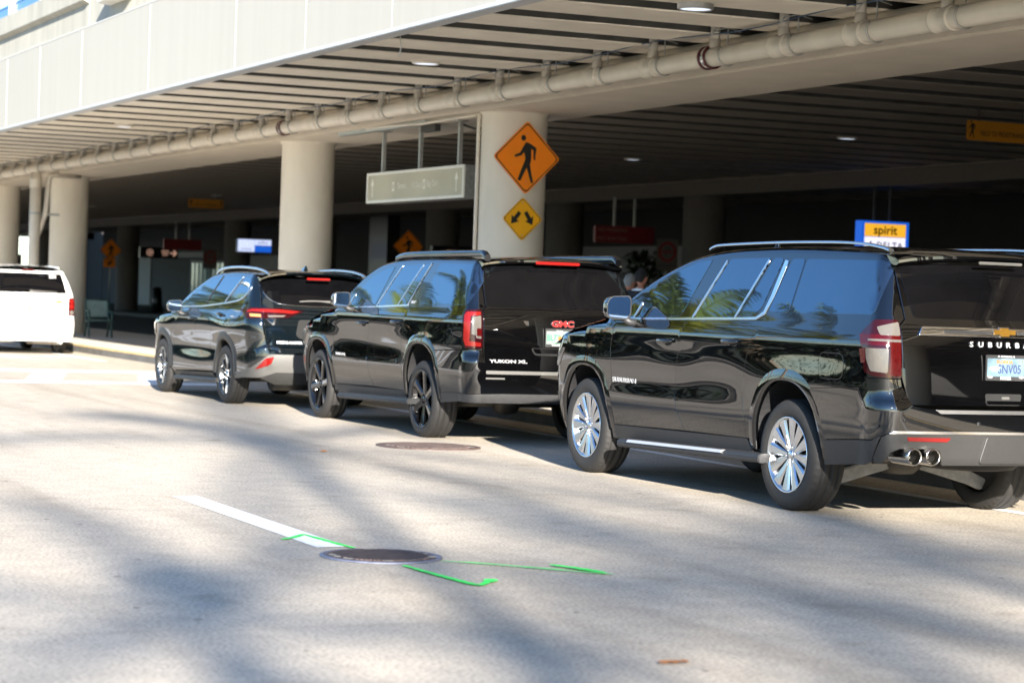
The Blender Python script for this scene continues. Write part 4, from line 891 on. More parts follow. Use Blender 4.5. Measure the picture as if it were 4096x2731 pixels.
def van():
    sp = dict(name='white_van', label='white minivan taxi numbered 221 stopped at the kerb beside the crosswalk', cat='van',
        loc=(10.07, 47.85, 0), rz=0, paint='paint_white', R=.345, rr=.225, wb=3.08, tw=.965, tyre_w=.225, style='steel',
        surf=dict(W0=[(.2, .88), (.32, .94), (.5, .975), (.8, .985), (1.0, .985), (1.15, .965), (1.25, .945), (1.65, .80), (1.78, .74)],
            plan=[(-1.1, .98), (-.5, 1.), (2.6, 1.), (3.3, .97), (3.9, .88)],
            zt=[(-.95, 1.72), (-.8, 1.74), (0, 1.765), (1., 1.765), (1.6, 1.74), (2.2, 1.58), (2.8, 1.30), (3.1, 1.16), (3.5, 1.05), (3.85, .88)],
            yt=[(.2, -.92), (.35, -1.0), (.55, -1.02), (.8, -.98), (1.1, -.96), (1.23, -.94), (1.5, -.84), (1.70, -.74)], yn=[(.2, 3.8), (.5, 3.95), (.8, 3.95), (1.0, 3.8)],
            rt=[(.3, .16), (.8, .13), (1.2, .12), (1.7, .12)], rn=.35, bow=.05, er=.06, feats=[]),
        archR=(0, .34, .40, .42, 2.2), archF=(3.08, .34, .40, .42, 2.2),
        door_front=[(2.75, 1.16), (2.70, 1.0), (2.66, .7), (2.60, .36)], door_gap=[(1.55, 1.18), (1.55, .9), (1.55, .6), (1.55, .36)], door_rear=[(.30, 1.20), (.30, .9), (.46, .6), (.46, .36)],
        belt=[(1.55, 1.18), (2.75, 1.16)], sill=(.35, .35), a_base=2.82, roof_end=-.80,
        tail_edge=[(.80, 1.68), (.80, 1.23), (.845, 1.18), (.845, .80)], body_low=[(-.90, .74), (-.36, .70), (-.3, .36), (.40, .36)],
        nose_top=3.75, fender_low=.28, header=1.7, cowl=2.8, crown=.05, floor=.24, skirt='paint_white', skirt_off=.002,
        windows=[('f', [(2.62, 1.18), (2.1, 1.50), (1.68, 1.66), (1.62, 1.20)], 0), ('r', [(1.50, 1.67), (.42, 1.68), (.38, 1.21), (1.50, 1.20)], 0), (None, [(.25, 1.68), (-.68, 1.66), (-.80, 1.24), (.25, 1.22)], 0)],
        handles=[('f', 1.72, 1.06), ('r', .45, 1.08)], fh=.012, zlo=.3)
    s = Suv(sp); car, root, T = s.car, s.root, s.T
    hx = [(-.795, 1.70), (-.795, 1.23), (-.84, 1.18), (-.84, .66), (-.72, .56)]
    tg = s.tailpatch('tailgate', 'paint_white', inset(hx+mirx(hx), .004), off=.0, thick=.02)[0]
    s.tailpatch('rear_window', 'glass_rear', rounded([(-.70, 1.645), (-.79, 1.245), (.79, 1.245), (.70, 1.645)], .04), tg, off=.004, thick=.004)
    text_obj('lettering', '221', .105, 'ink_white', tg, ((.515, car.S('tail', .5, 1.585).y-.02, 1.585), (1, 0, 0), (0, .36, .93)), depth=.001, bold=.004)
    text_obj('lettering', '221', .105, 'ink_black', tg, ((-.58, car.S('tail', -.58, 1.08).y-.005, 1.08), (1, 0, 0), (0, 0, 1)), depth=.001)
    for i, ch in enumerate('DODGE'): text_obj('lettering', ch, .038, 'satin_metal', tg, ((-.20+i*.112, car.S('tail', 0, 1.06).y-.004, 1.065), (1, 0, 0), (0, 0, 1)), depth=.002, font_scale_x=1.3)
    s.tailpatch('handle_lip', 'plastic_grey', [(-.34, 1.03), (-.34, 1.018), (.34, 1.018), (.34, 1.03)], tg, off=.01, thick=.008)
    s.tailpatch('sticker', 'sign_orange', [(.56, 1.11), (.56, 1.05), (.70, 1.05), (.70, 1.11)], tg, off=.001, thick=0); s.tailpatch('sticker', 'rail_blue', [(.56, 1.04), (.56, 1.012), (.70, 1.012), (.70, 1.04)], tg, off=.001, thick=0)
    text_obj('lettering', 'SXT', .05, 'cast_grey', tg, ((.74, car.S('tail', .74, .81).y-.005, .81), (1, 0, 0), (0, .05, 1)), depth=.001)
    mb = MB(); mb.tube([car.pt('tail', .02+.56*t, 1.275-.012*t, .03) for t in [i/8 for i in range(9)]], [.025, .018, .016, .014, .013, .012, .011, .01, .009], 8); mb.obj('wiper', 'plastic_light', tg)
    yp = car.S('tail', 0, .92).y
    plate(car, root, (.02, yp-.012, .92), .31, .155, 'plate_white', [('LVP', .085, -.085, 0, 'plate_green', dict(font_scale_x=.8)), ('094', .085, .09, 0, 'plate_green', dict(font_scale_x=.8))], frame='paint_white')
    s.tailpatch('plate_fruit', 'orange_fruit', blob_poly((.02, .915), .026, 10, 2), tg, off=.022, thick=.0008)
    lamp = [(-.825, 1.16), (-.825, .80), (car.t(-.88, .8), .80), (car.t(-.85, 1.0), 1.0), (car.t(-.84, 1.16), 1.16)]
    L = s.tailpatch('tail_light', 'lamp_red', rounded(lamp, .02), None, True, off=.010, thick=.02)
    for z in (1.09, .985): s.tailpatch('lamp_lens', 'lamp_bright_red', [(-.905+.055*math.cos(t), z+.05*math.sin(t)) for t in [2*PI*i/18 for i in range(18)]], L, True, off=.014, thick=.004)
    s.tailpatch('lamp_lens', 'lamp_clear', [(-.905+.05*math.cos(t), .865+.045*math.sin(t)) for t in [2*PI*i/18 for i in range(18)]], L, True, off=.014, thick=.004)
    offb = lambda u, z: .004+.05*(1-smooth01(.78, 1.1, abs(u)))*(1-smooth01(.62, .78, z))
    hRT = [T(y, z) for y, z in s.AR]; hRT = hRT+[(hRT[-1][0], .02), (hRT[0][0], .02)]
    LB = [T(-.30, .695), T(-.9, .735), (-.848, .795), (-.835, .655), (-.715, .552)]; LL = [(-.6, .30), (-.9, .30), T(-.30, .27)]
    s.tailpatch('bumper', 'paint_white', LB+mirx(LB)+[(-x, z) for x, z in LL[::-1]]+LL, holes=[hRT, [(-x, z) for x, z in hRT]], off=offb, thick=.02)
    s.tailpatch('step_line', 'plastic_grey', [(-.70, .545), (-.70, .528), (.70, .528), (.70, .545)], None, off=.058, thick=.01)
    MB().box((-.12, -.79, 1.690), (.12, -.765, 1.722)).obj('brake_light', 'lamp_red', root, .006)
    s.rails([(.9, 1.765), (.8, 1.785), (0, 1.79), (-.55, 1.775), (-.65, 1.75)], .04, .03, 'paint_white', lambda y: .66)
    MB().tube([(.1, -.5, .26), (.55, -.75, .25), (.72, -.98, .25)], [.07, .05, .035], 12).obj('muffler', 'exhaust', root)
    MB().box((.70, -.22, .10), (.95, -.20, .40)).obj('mud_flap', 'plastic_dark', root, .004)
    mirror_pod(root, car, 2.45, 1.19, -1.0, .25, .18, .14, 'paint_white')
    front_face(s, .95, .6)
    return s
# ------------------------------------------------------------------ ground
def sheet(name, m, x0, x1, y0, y1, z, kind='structure', nx=1, ny=1):
    mb = MB(); mb.add([(x0, y0, z), (x1, y0, z), (x1, y1, z), (x0, y1, z)], [(0, 1, 2, 3)]); return tag(mb.obj(name, m), kind=kind)
sheet('ground', 'grass', -900, 900, -400, 1500, -.03)
sheet('road', 'road', 0.6, 11.6, -60, 420, 0)
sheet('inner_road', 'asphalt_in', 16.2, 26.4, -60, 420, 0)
KX = 11.6
tag(MB().box((KX+.16, -60, -.02), (16.2, 260, .148)).obj('sidewalk', 'sidewalk', None), kind='structure')
tag(MB().box((KX, -60, -.02), (KX+.16, 260, .15)).obj('curb', 'curb', None, .02), kind='structure')
tag(MB().box((KX-.004, -60, .128), (KX+.07, 260, .154)).obj('curb_stripe', 'curb_yellow', None, .004), kind='structure')
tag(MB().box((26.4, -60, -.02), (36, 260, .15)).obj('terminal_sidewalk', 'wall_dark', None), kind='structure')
tag(MB().box((.4, -60, -.02), (.6, 260, .15)).obj('median_curb', 'sidewalk', None, .02), kind='structure')
# markings
def mark(name, pts, m='paint_line', z=.004):
    mb = MB(); mb.add([(x, y, z) for x, y in pts], [list(range(len(pts)))]); return tag(mb.obj(name, m), kind='structure')
mark('lane_dash', [(4.55, 13.0), (4.755, 13.02), (4.765, 16.27), (4.57, 16.24)])
for k in range(1, 6): mark('lane_dash', [(4.55, 13.0+12.2*k), (4.755, 13.0+12.2*k), (4.765, 16.2+12.2*k), (4.57, 16.2+12.2*k)])
mark('edge_line', [(10.76, -20), (10.90, -20), (10.90, 32.5), (10.76, 32.5)])
mark('edge_line', [(10.76, 43.5), (10.90, 43.5), (10.90, 120), (10.76, 120)])
mark('crosswalk_line', [(1., 38.1), (10.7, 38.1), (10.7, 39.0), (1., 39.0)]); mark('crosswalk_line', [(1., 34.0), (10.6, 34.0), (10.6, 34.75), (1., 34.75)])
for k in range(5): mark('crosswalk_line', [(2.2+k*1.75, 34.8), (2.75+k*1.75, 34.8), (3.6+k*1.75, 38.05), (3.05+k*1.75, 38.05)])
SPZ = [0]
def spray(pts, w, m='paint_green'):
    SPZ[0] += .0009
    P = crom([Vector((x, y, 0)) for x, y in pts], 8); n = len(P); mb = MB(); rn = random.Random(len(pts)); L = []
    for i in range(n):
        d = (P[min(i+1, n-1)]-P[max(0, i-1)]).normalized(); k = Vector((-d.y, d.x, 0))*w*.5*(.75+.5*rn.random())*(.35+.65*math.sin(PI*min(1, max(.04, i/(n-1))))**.4); L += [P[i]+k+Vector((0, 0, .0055+SPZ[0])), P[i]-k+Vector((0, 0, .0055+SPZ[0]))]
    mb.add(L, [(2*i, 2*i+1, 2*i+3, 2*i+2) for i in range(n-1)]); return tag(mb.obj('spray_mark', m), kind='structure')
spray([(4.47, 13.42), (4.58, 13.52), (4.70, 13.69)], .045); spray([(4.70, 13.69), (4.72, 13.4), (4.735, 13.15), (4.76, 12.92)], .04)
spray([(4.74, 12.06), (4.76, 11.75), (4.79, 11.42), (4.82, 11.20), (4.90, 11.27), (5.0, 11.41)], .045); spray([(4.93, 11.30), (5.0, 11.41)], .07)
spray([(5.03, 12.22), (5.22, 12.08), (5.45, 11.84), (5.78, 11.50)], .032); spray([(5.60, 11.96), (5.68, 11.80), (5.76, 11.56)], .06)
def manhole(x, y, r, label, m1, m2):
    t = thing('manhole_cover', label, 'manhole cover', (x, y, 0), group='manhole covers in the road')
    MB().lathe([(r, .002), (r*1.0, .010), (r*.93, .012), (r*.92, .006), (r*.72, .006)], 56).obj('rim', m1, t)
    lid = MB().lathe([(r*.90, .006), (r*.89, .013), (r*.86, .013), (r*.85, .010), (.001, .010)], 56).obj('lid', m2, t)
    st = MB(); k = r*.78; n = 13
    for i in range(-n, n+1):
        for j in range(-n, n+1):
            px, py = i*k/n, j*k/n
            if px*px+py*py < k*k: st.box((px-.013, py-.013, .010), (px+.013, py+.013, .0155))
    st.obj('tread', m2, lid)
    g = MB(); rn = random.Random(3)
    for a in range(18):
        t0 = rn.uniform(0, 2*PI); rr_ = r*rn.uniform(.60, .82); s_ = rn.uniform(.02, .05); g.lathe([(s_, .0135), (.001, .0150)], 7, 'z', (rr_*math.cos(t0), rr_*math.sin(t0), 0))
    g.obj('grit', 'manhole_grit', lid)
    return t
manhole(4.775, 12.51, .355, 'dark blue-rimmed round manhole cover between the green spray marks', 'manhole_rim', 'manhole_iron')
manhole(8.63, 21.40, .525, 'brown rusty manhole cover beside the rear wheel of the middle SUV', 'manhole_iron', 'manhole_iron')
lf = MB(); lf.add([(0, 0, .01), (.05, .015, .022), (.10, 0, .012), (.05, -.02, .008)], [(0, 1, 2), (0, 2, 3)]); o = lf.obj('fallen_leaf', 'leaf_litter'); o.location = (7.2, 20.6, 0); tag(o, 'small orange-brown fallen leaf lying on the road left of the far manhole', 'leaf')
mk = MB()
for k in range(7):
    rn = random.Random(k); a = rn.uniform(0, 6.28); mk.add([(.02*math.cos(a+q)*(1+.6*rn.random())+k*.018, .025*math.sin(a+q)+.01*rn.random(), .006+.012*rn.random()) for q in (0, 1.6, 3.1, 4.7)], [(0, 1, 2, 3)])
o = mk.obj('leaf_debris', 'leaf_litter'); o.location = (4.60, 8.66, 0); tag(o, 'small clump of brown leaf debris on the road at the bottom edge', 'leaf')

# ------------------------------------------------------------------ overpass
ov = thing('overpass', 'long grey concrete overpass deck with fascia panels, ribbed underside and round columns', 'overpass', (9.6, 0, 0))
def ovp(mb, name, m, bevel=0.): 
    mb.v = [v-Vector((9.6, 0, 0)) for v in mb.v]; return mb.obj(name, m, ov, bevel)
FX = 9.6; Y0, Y1 = -46., 150.
joints = [47.35, 44.32, 40.9, 36.29, 31.6, 28.52, 25.38]
js = [25.38-3.1*k for k in range(23, 0, -1)]+joints[::-1]+[47.35+3.1*k for k in range(1, 34)]
js = [max(j, Y0) for j in js]
for a, b in zip(js[:-1], js[1:]):
    if b-a > .1: ovp(MB().box((FX, a+.018, 4.60), (FX+.18, b-.018, 5.985)), 'fascia_panel', 'concrete_fascia')
sl_ = MB()
for j in js: sl_.box((FX+.004, j-.018, 4.60), (FX+.06, j+.018, 5.985))
ovp(sl_, 'sealant_joint', 'sealant')
ovp(MB().box((FX-.012, Y0, 4.545), (FX+.20, Y1, 4.60)), 'drip_edge', 'drip_edge', .01)
ovp(MB().box((FX-.006, Y0, 5.985), (FX+.22, Y1, 6.02)), 'ledge', 'sealant', .006)
ovp(MB().box((FX+.08, Y0, 6.02), (FX+.30, 40.73, 6.95)).box((FX+.08, 40.75, 6.02), (FX+.30, Y1, 6.5)), 'parapet', 'concrete_parapet')
for a, b in ((40.75, 48.6), (48.64, 60), (60.04, 75), (75.04, Y1)): ovp(MB().prism([(FX+.10, 6.44), (FX-.03, 6.5), (FX-.03, 6.86), (FX+.30, 6.88), (FX+.30, 6.44)], lambda u, v, d: Vector((u, d, v)), a, b), 'parapet_cap', 'concrete_parapet', .008)
# soffit, girders, joists, columns
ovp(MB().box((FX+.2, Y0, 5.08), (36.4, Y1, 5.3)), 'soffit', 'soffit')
PJ = 1.545; k0 = int((Y0+1-36.36)/PJ); k1 = int((Y1-1-36.36)/PJ)
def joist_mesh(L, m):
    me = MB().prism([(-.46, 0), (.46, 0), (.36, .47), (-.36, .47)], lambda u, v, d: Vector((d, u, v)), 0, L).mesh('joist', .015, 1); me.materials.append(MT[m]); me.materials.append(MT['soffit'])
    for p in me.polygons: p.material_index = 0 if p.normal.z < -.5 else 1  # grey concrete sides, coloured extra dark for the shade in the gaps
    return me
JO, JI = joist_mesh(4.2, 'joist_paint'), joist_mesh(21.9, 'joist_inner_shaded'); rest = [MB(), MB()]
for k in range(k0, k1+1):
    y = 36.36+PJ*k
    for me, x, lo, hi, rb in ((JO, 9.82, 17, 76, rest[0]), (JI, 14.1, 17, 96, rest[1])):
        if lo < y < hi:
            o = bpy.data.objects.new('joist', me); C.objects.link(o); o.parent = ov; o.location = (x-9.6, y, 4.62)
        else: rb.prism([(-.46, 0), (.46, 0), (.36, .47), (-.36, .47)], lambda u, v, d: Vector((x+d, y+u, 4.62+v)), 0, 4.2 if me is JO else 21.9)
for rb, m in zip(rest, ('joist_paint', 'joist_inner_shaded')): tag(ovp(rb, 'joist_row', m), kind='stuff')
ovp(MB().box((13.2, Y0, 4.22), (14.9, Y1, 4.619)), 'girder', 'girder_paint', .03)
ovp(MB().box((28.0, Y0, 4.22), (29.4, Y1, 4.619)), 'girder', 'girder_shaded', .03)
cm = MB().lathe([(.49, .10), (.49, 4.17), (.53, 4.222)], 48).mesh('column'); cm.materials.append(MT['concrete_col'])
for y in (31.48, 40.9, 60.1, 68.6, 78, 88, 98, 108, 118, 128, 138, 148, 12.5, 3, -6, -15, -25, -35):
    o = bpy.data.objects.new('column', cm); C.objects.link(o); o.parent = ov; o.location = (13.9-9.6, y, 0)
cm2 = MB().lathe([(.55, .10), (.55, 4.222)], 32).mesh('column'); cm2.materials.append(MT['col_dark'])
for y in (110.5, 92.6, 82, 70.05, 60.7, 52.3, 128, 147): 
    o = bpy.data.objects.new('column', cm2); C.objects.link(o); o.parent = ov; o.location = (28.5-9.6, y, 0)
ovp(MB().box((FX+.1, Y1, 4.2), (36.4, Y1+.3, 6.9)), 'end_beam', 'girder_paint')

# upper deck rail, wall pack
rt = thing('deck_railing', 'white railing posts with dark blue panels on top of the overpass parapet', 'railing', (9.7, 0, 6.88))
for k in range(26):
    y = 41.4+2.9*k; MB().box((-.05, y, 0), (.05, y+.5, .26)).obj('post', 'rail_white', rt, .01); MB().box((-.02, y+.62, .02), (.02, y+2.78, .20)).box((-.035, y+.55, .20), (.035, y+2.88, .235)).obj('rail_panel', 'rail_blue', rt)
wp = MB().prism([(0, 0), (-.24, .03), (-.26, .16), (0, .26)], lambda u, v, d: Vector((u, d, v)), 0, 1.5).obj('wall_light', 'sign_edge', None, .015); wp.location = (9.68, 37.7, 6.24); tag(wp, 'pale box-shaped light fixture projecting from the upper parapet wall', 'light')

# ------------------------------------------------------------------ drain pipe under the deck
dp = thing('drain_pipe', 'long beige drain pipe slung from hangers under the overpass edge', 'pipe', (12.85, 0, 4.352))
MB().tube([(0, Y0+2, 0), (0, 20, 0), (0, 60, 0), (0, 100, 0), (0, Y1-4, 0)], .112, 24).obj('pipe', 'pipe_paint', dp)
cpl = MB().lathe([(.112, -.16), (.128, -.158), (.130, -.13), (.122, -.125), (.122, .125), (.130, .13), (.128, .158), (.112, .16)], 24, 'y').mesh('coupling'); cpl.materials.append(MT['pipe_paint'])
hm = MB(); hm.tube([(.10*math.cos(a)*1.22, 0, .10*math.sin(a)*1.22) for a in [math.radians(-225+i*15) for i in range(19)]], .011, 6).tube([(0, 0, .125), (0, 0, .34)], .009, 6).tube([(-.16, .02, .27), (.0, 0, .31), (.16, -.02, .27)], .010, 6).tube([(-.16, .02, .27), (-.20, .05, .20)], .01, 6)
hm = hm.mesh('hanger'); hm.materials.append(MT['galv'])
dm = MB().lathe([(.055, .10), (.055, .70)], 14).lathe([(.066, .10), (.066, .20), (.055, .205)], 14).mesh('drop_pipe'); dm.materials.append(MT['pipe_paint'])
for k in range(-6, 62):
    y = 20.09+PJ*k
    if y > 112: break
    for nm, me, yy in (('hanger', hm, y), ('drop_pipe', dm, y+.30)):
        o = bpy.data.objects.new(nm, me); C.objects.link(o); o.parent = dp; o.location = (0, yy, 0)
    if abs(y-39)>1 and abs(y-23.2)>.8 and y < 60:
        o = bpy.data.objects.new('coupling', cpl); C.objects.link(o); o.parent = dp; o.location = (0, y+.32, 0)
for y in (39.17, 23.58):
    MB().lathe([(.124, -.085), (.138, -.08), (.138, -.05), (.128, -.048), (.128, .048), (.138, .05), (.138, .08), (.124, .085)], 28, 'y', (0, y, 0)).obj('band_clamp', 'clamp_red', dp)
    MB().lathe([(.129, -.035), (.131, -.033), (.131, .033), (.129, .035)], 28, 'y', (0, y, 0)).obj('clamp_band', 'clamp_steel', dp)
cb = MB(); pts = []
for k in range(80):
    y = 10+k*.8; pts.append((12.72+.01*math.sin(k*1.7), y, 4.60+.03*math.sin(k*1.1)))
cb.tube(pts, .007, 5); tag(cb.obj('cable', 'cable_blue'), 'thin dark blue cable strung along the drain pipe', 'cable')
# downpipes at the far column
dn = thing('downpipe', 'pair of beige downpipes joining beside the far round column', 'pipe', (12.66, 58.5, 0))
MB().tube([(0, 0, .15), (0, 0, 2.5), (0, 0, 4.22)], .14, 18).lathe([(.155, 3.82), (.155, 4.04)], 18).obj('pipe', 'pipe_paint', dn)
MB().tube([(.0, -.02, 2.35), (.06, 0, 2.55), (.24, 0, 3.1), (.28, 0, 3.3), (.33, 0, 4.05), (.36, 0, 4.13), (.46, 0, 4.17), (1.2, .3, 4.19)], .07, 14).obj('branch_pipe', 'pipe_paint', dn)
MB().box((.1, -.03, 3.14), (.62, .03, 3.20)).obj('bracket', 'galv', dn); MB().lathe([(.15, 3.16), (.15, 3.21)], 18).obj('strap', 'galv', dn)
cd = MB(); cd.tube([(13.40, 31.66, .15), (13.40, 31.66, 4.10), (13.39, 31.6, 4.19)], .028, 10); tag(cd.obj('conduit', 'pipe_paint'), 'thin vertical conduit pipe running up the signed column', 'pipe')
c2 = MB(); c2.tube([(13.39, 31.6, 4.19), (13.3, 32.4, 4.17), (13.25, 33.6, 4.15), (13.28, 35.2, 4.20), (13.3, 36.2, 4.205)], .022, 8); tag(c2.obj('cable', 'pipe_paint'), 'slack grey cable sagging under the girder beside the hanging sign', 'cable')
w3 = MB(); w3.tube([(9.9, 25.9, 4.6), (9.92, 25.9, 4.45), (9.90, 25.9, 4.33)], .008, 5); tag(w3.obj('hanging_wire', 'sealant'), 'short loose wire dangling below the fascia edge', 'wire')

# ceiling lights
def downlight(x, y, r, drop, label, grp='round ceiling lights under the overpass'):
    t = thing('ceiling_light', label, 'light', (x, y, 4.62), group=grp)
    MB().lathe([(.001, .4), (r, .4), (r, -drop), (r*.9, -drop-.012), (r*.86, -drop)], 28).obj('housing', 'galv' if drop > .03 else 'pipe_paint', t); MB().lathe([(.001, -drop-.004), (r*.86, -drop-.002)], 28).obj('lens', 'lit_lamp', t)
LX = 11.45
for x, y, dr_, lb in ((11.40, 21.28, .05, 'round ceiling light nearest the camera, above the silver-wheeled SUV'), (11.46, 28.97, .02, 'round ceiling light in the middle of the ribbed soffit, left of the pedestrian sign'), (11.48, 45.13, .02, 'round ceiling light far along the ribbed soffit, above the white van'),
        (16.55, 29.11, .03, 'round ceiling light just inside the girder, right of the signed column'), (22.95, 45.49, .02, 'round ceiling light deep inside, right of the arrow sign'), (22.63, 36.22, .02, 'round ceiling light deep inside, above the airline sign'),
        (16.6, 45.1, .02, 'round ceiling light behind the plain column'), (22.9, 61, .02, 'far round ceiling light behind the hanging sign'), (22.9, 77, .02, 'far round ceiling light near the small yield sign'), (31.5, 64, .03, 'ceiling light in the inner bay above the red parking sign'), (31.5, 52.5, .03, 'ceiling light in the inner bay left of the airline sign'), (31.5, 45, .03, 'ceiling light in the inner bay right of the airline sign'), (31.5, 96, .03, 'ceiling light in the inner bay left of the pale blue sign'), (22.9, 95, .02, 'farthest round ceiling light behind the left columns')):
    downlight(x, y, .19, dr_, lb)

# ------------------------------------------------------------------ signs
def flat(fr):
    o_, r_, u_ = [Vector(a) for a in fr]; n_ = r_.cross(u_); return lambda u, v, d: o_+r_*u+u_*v+n_*d
WALK = [[(-.02, .245), (.02, .24), (.075, .215), (.16, .165), (.165, .14), (.15, .02), (.155, -.03), (.125, -.03), (.115, .02), (.115, .12), (.075, .145), (.08, .0), (.075, -.06), (.06, -.10), (.09, -.25), (.125, -.38), (.115, -.405), (.085, -.40), (.04, -.26), (.005, -.16), (-.04, -.25), (-.095, -.37), (-.125, -.37), (-.15, -.355), (-.10, -.22), (-.05, -.09), (-.025, -.03), (-.03, .02), (-.05, .085), (-.09, .035), (-.20, .0), (-.215, .02), (-.205, .04), (-.12, .075), (-.07, .17)]]
def ped_diamond(name, c, side, label, cat='sign', m='sign_orange', group=None, post=None):
    """diamond facing -Y, centred at c"""
    t = thing(name, label, cat, c, group=group); h = side/2**.5; F = flat(((0, 0, 0), (1, 0, 0), (0, 0, 1)))
    dia = lambda k: rounded([(0, -h*k), (h*k, 0), (0, h*k), (-h*k, 0)], .075*side, 5)
    MB().prism(dia(1.), F, -.004, .0).obj('panel', m, t)
    bm = MB(); a = dia(.955); b = dia(.915); n = len(a); bm.add([F(u, v, .002) for u, v in a]+[F(u, v, .002) for u, v in b], [(i, (i+1) % n, n+(i+1) % n, n+i) for i in range(n)]); bm.obj('border', 'ink_black', t)
    k = side*1.20; pm = MB()
    for po in WALK: pm.prism([(u*k, v*k) for u, v in po], F, .0015, .003)
    pm.prism([(-.065*k+.042*k*math.cos(q), .315*k+.046*k*math.sin(q)) for q in [2*PI*i/20 for i in range(20)]], F, .0015, .003); pm.obj('pedestrian_symbol', 'ink_black', t)
    for v in (.40, -.40): MB().lathe([(.008, -.004), (.001, -.006)], 10, 'y', (0, 0, v*side*1.15)).obj('bolt', 'galv', t)
    return t
ped_diamond('pedestrian_sign', (13.875, 30.945, 3.552), .762, 'large orange diamond sign with walking figure on the near column', group='diamond pedestrian signs')
t = thing('arrow_sign', 'small amber diamond sign with two slanting arrows below the pedestrian sign', 'sign', (13.84, 30.945, 2.655))
F = flat(((0, 0, 0), (1, 0, 0), (0, 0, 1))); h = .457/2**.5; dia = lambda k: rounded([(0, -h*k), (h*k, 0), (0, h*k), (-h*k, 0)], .05, 5)
MB().prism(dia(1.), F, -.004, 0).obj('panel', 'sign_amber', t)
a = dia(.945); b = dia(.915); n = len(a); bm = MB(); bm.add([F(u, v, .002) for u, v in a]+[F(u, v, .002) for u, v in b], [(i, (i+1) % n, n+(i+1) % n, n+i) for i in range(n)]); bm.obj('border', 'ink_black', t)
ARW = [(0, -.12), (.075, -.015), (.03, -.02), (.03, .10), (-.03, .10), (-.03, -.02), (-.075, -.015)]
for cx_, an in ((-.105, -38), (.10, 32)):
    c_, s_ = math.cos(math.radians(an)), math.sin(math.radians(an)); MB().prism([(cx_+u*c_-v*s_, .02+u*s_+v*c_) for u, v in ARW], F, .0015, .003).obj('arrow', 'ink_black', t)
for v in (.24, -.24): MB().lathe([(.012, -.004), (.001, -.007)], 10, 'y', (0, 0, v)).obj('bolt', 'galv', t)
# hanging direction sign
hs = thing('hanging_sign', 'aluminium box sign with arrows hanging on three posts under the girder', 'sign', (13.75, 32.55, 0))
L_ = 4.25; zc0, zc1 = 2.995, 3.50
MB().box((-.17, 0, zc0), (.17, L_, zc1)).obj('box', 'cast_grey', hs, .01)
fr_ = MB()
for a, b in (((0, zc0), (L_, zc0+.045)), ((0, zc1-.045), (L_, zc1)), ((0, zc0+.045), (.06, zc1-.045)), ((L_-.06, zc0+.045), (L_, zc1-.045))): fr_.box((-.195, a[0], a[1]), (-.168, b[0], b[1]))
fr_.obj('frame', 'sign_edge', hs, .004); face = MB().box((-.178, .06, zc0+.045), (-.171, L_-.06, zc1-.045)).obj('face', 'sign_face', hs)
fx = -.180
for txt, yy in (('Terminal', 2.63), ('All Gates', 1.98), ('Bag Claim', 1.30)): text_obj('lettering', txt, .135, 'sign_letter', face, ((fx, yy, (zc0+zc1)/2), (0, -1, 0), (0, 0, 1)), depth=.001, font_scale_x=.85)
for yy in (3.02, 1.66): MB().box((fx-.002, yy-.05, (zc0+zc1)/2-.075), (fx, yy+.05, (zc0+zc1)/2+.075)).obj('pictogram', 'sign_letter', face); MB().box((fx-.004, yy-.02, (zc0+zc1)/2-.04), (fx-.002, yy+.025, (zc0+zc1)/2+.04)).obj('pictogram', 'sign_face', face)
UP = [(-.018, -.15), (.018, -.15), (.018, .05), (.062, .02), (.062, .06), (0, .155), (-.062, .06), (-.062, .02), (-.018, .05)]
for yy in (.32, 4.0): MB().prism(UP, lambda u, v, d: Vector((fx-d, yy-u, (zc0+zc1)/2+v)), 0, .002).obj('arrow', 'sign_letter', face)
for y in (34.85-32.55, 33.2-32.55, 36.53-32.55): MB().box((-.03, y-.035, 3.5), (.03, y+.035, 4.22)).box((-.09, y-.10, 4.19), (.09, y+.10, 4.222)).obj('post', 'galv', hs, .004)
ch = MB().box((13.3, 33.6, 4.15), (13.42, 37.6, 4.219)); tag(ch.obj('cable_tray', 'sign_alu', None, .005), 'pale metal channel fixed under the girder behind the hanging sign', 'cable tray')
b1 = MB().tube([(13.75, 33.3, 4.18), (13.9, 33.0, 4.08), (14.3, 32.6, 4.12), (14.6, 32.2, 4.17)], .02, 8).box((13.70, 34.15, 4.10), (13.80, 34.75, 4.20)); tag(b1.obj('junction_box', 'wire_dark'), 'dark junction box and cable loops above the hanging sign', 'electrical box')

# yield signs hung from the joists
def yield_sign(x, y, z, label):
    t = thing('yield_sign', label, 'sign', (x, y, z), group='yield signs hung under the deck')
    p = MB().prism(rounded([(-.62, -.15), (.62, -.15), (.62, .15), (-.62, .15)], .03), F, -.006, 0).obj('panel', 'sign_amber_shaded', t)
    text_obj('lettering', 'YIELD TO PEDESTRIANS', .105, 'ink_black', t, ((.02, -.002, -.04), (1, 0, 0), (0, 0, 1)), depth=.001, bold=.001, font_scale_x=.72)
    for sx in (-.52, .54):
        pm = MB()
        for po in WALK: pm.prism([(sx+u*.34, .025+v*.34) for u, v in po], F, .0015, .003)
        pm.prism([(sx-.02+.016*math.cos(q), .132+.016*math.sin(q)) for q in [2*PI*i/14 for i in range(14)]], F, .0015, .003); pm.obj('pedestrian_symbol', 'ink_black', t)
    for sx in (-.4, .4): MB().box((sx-.01, .006, .1), (sx+.01, .02, 4.65-z)).obj('hanger_rod', 'wire_dark', t)
yield_sign(21.0, 29.26, 4.27, 'amber yield to pedestrians sign cut by the right picture edge'); yield_sign(22.35, 76.4, 4.28, 'small far amber yield to pedestrians sign beside the plain column')
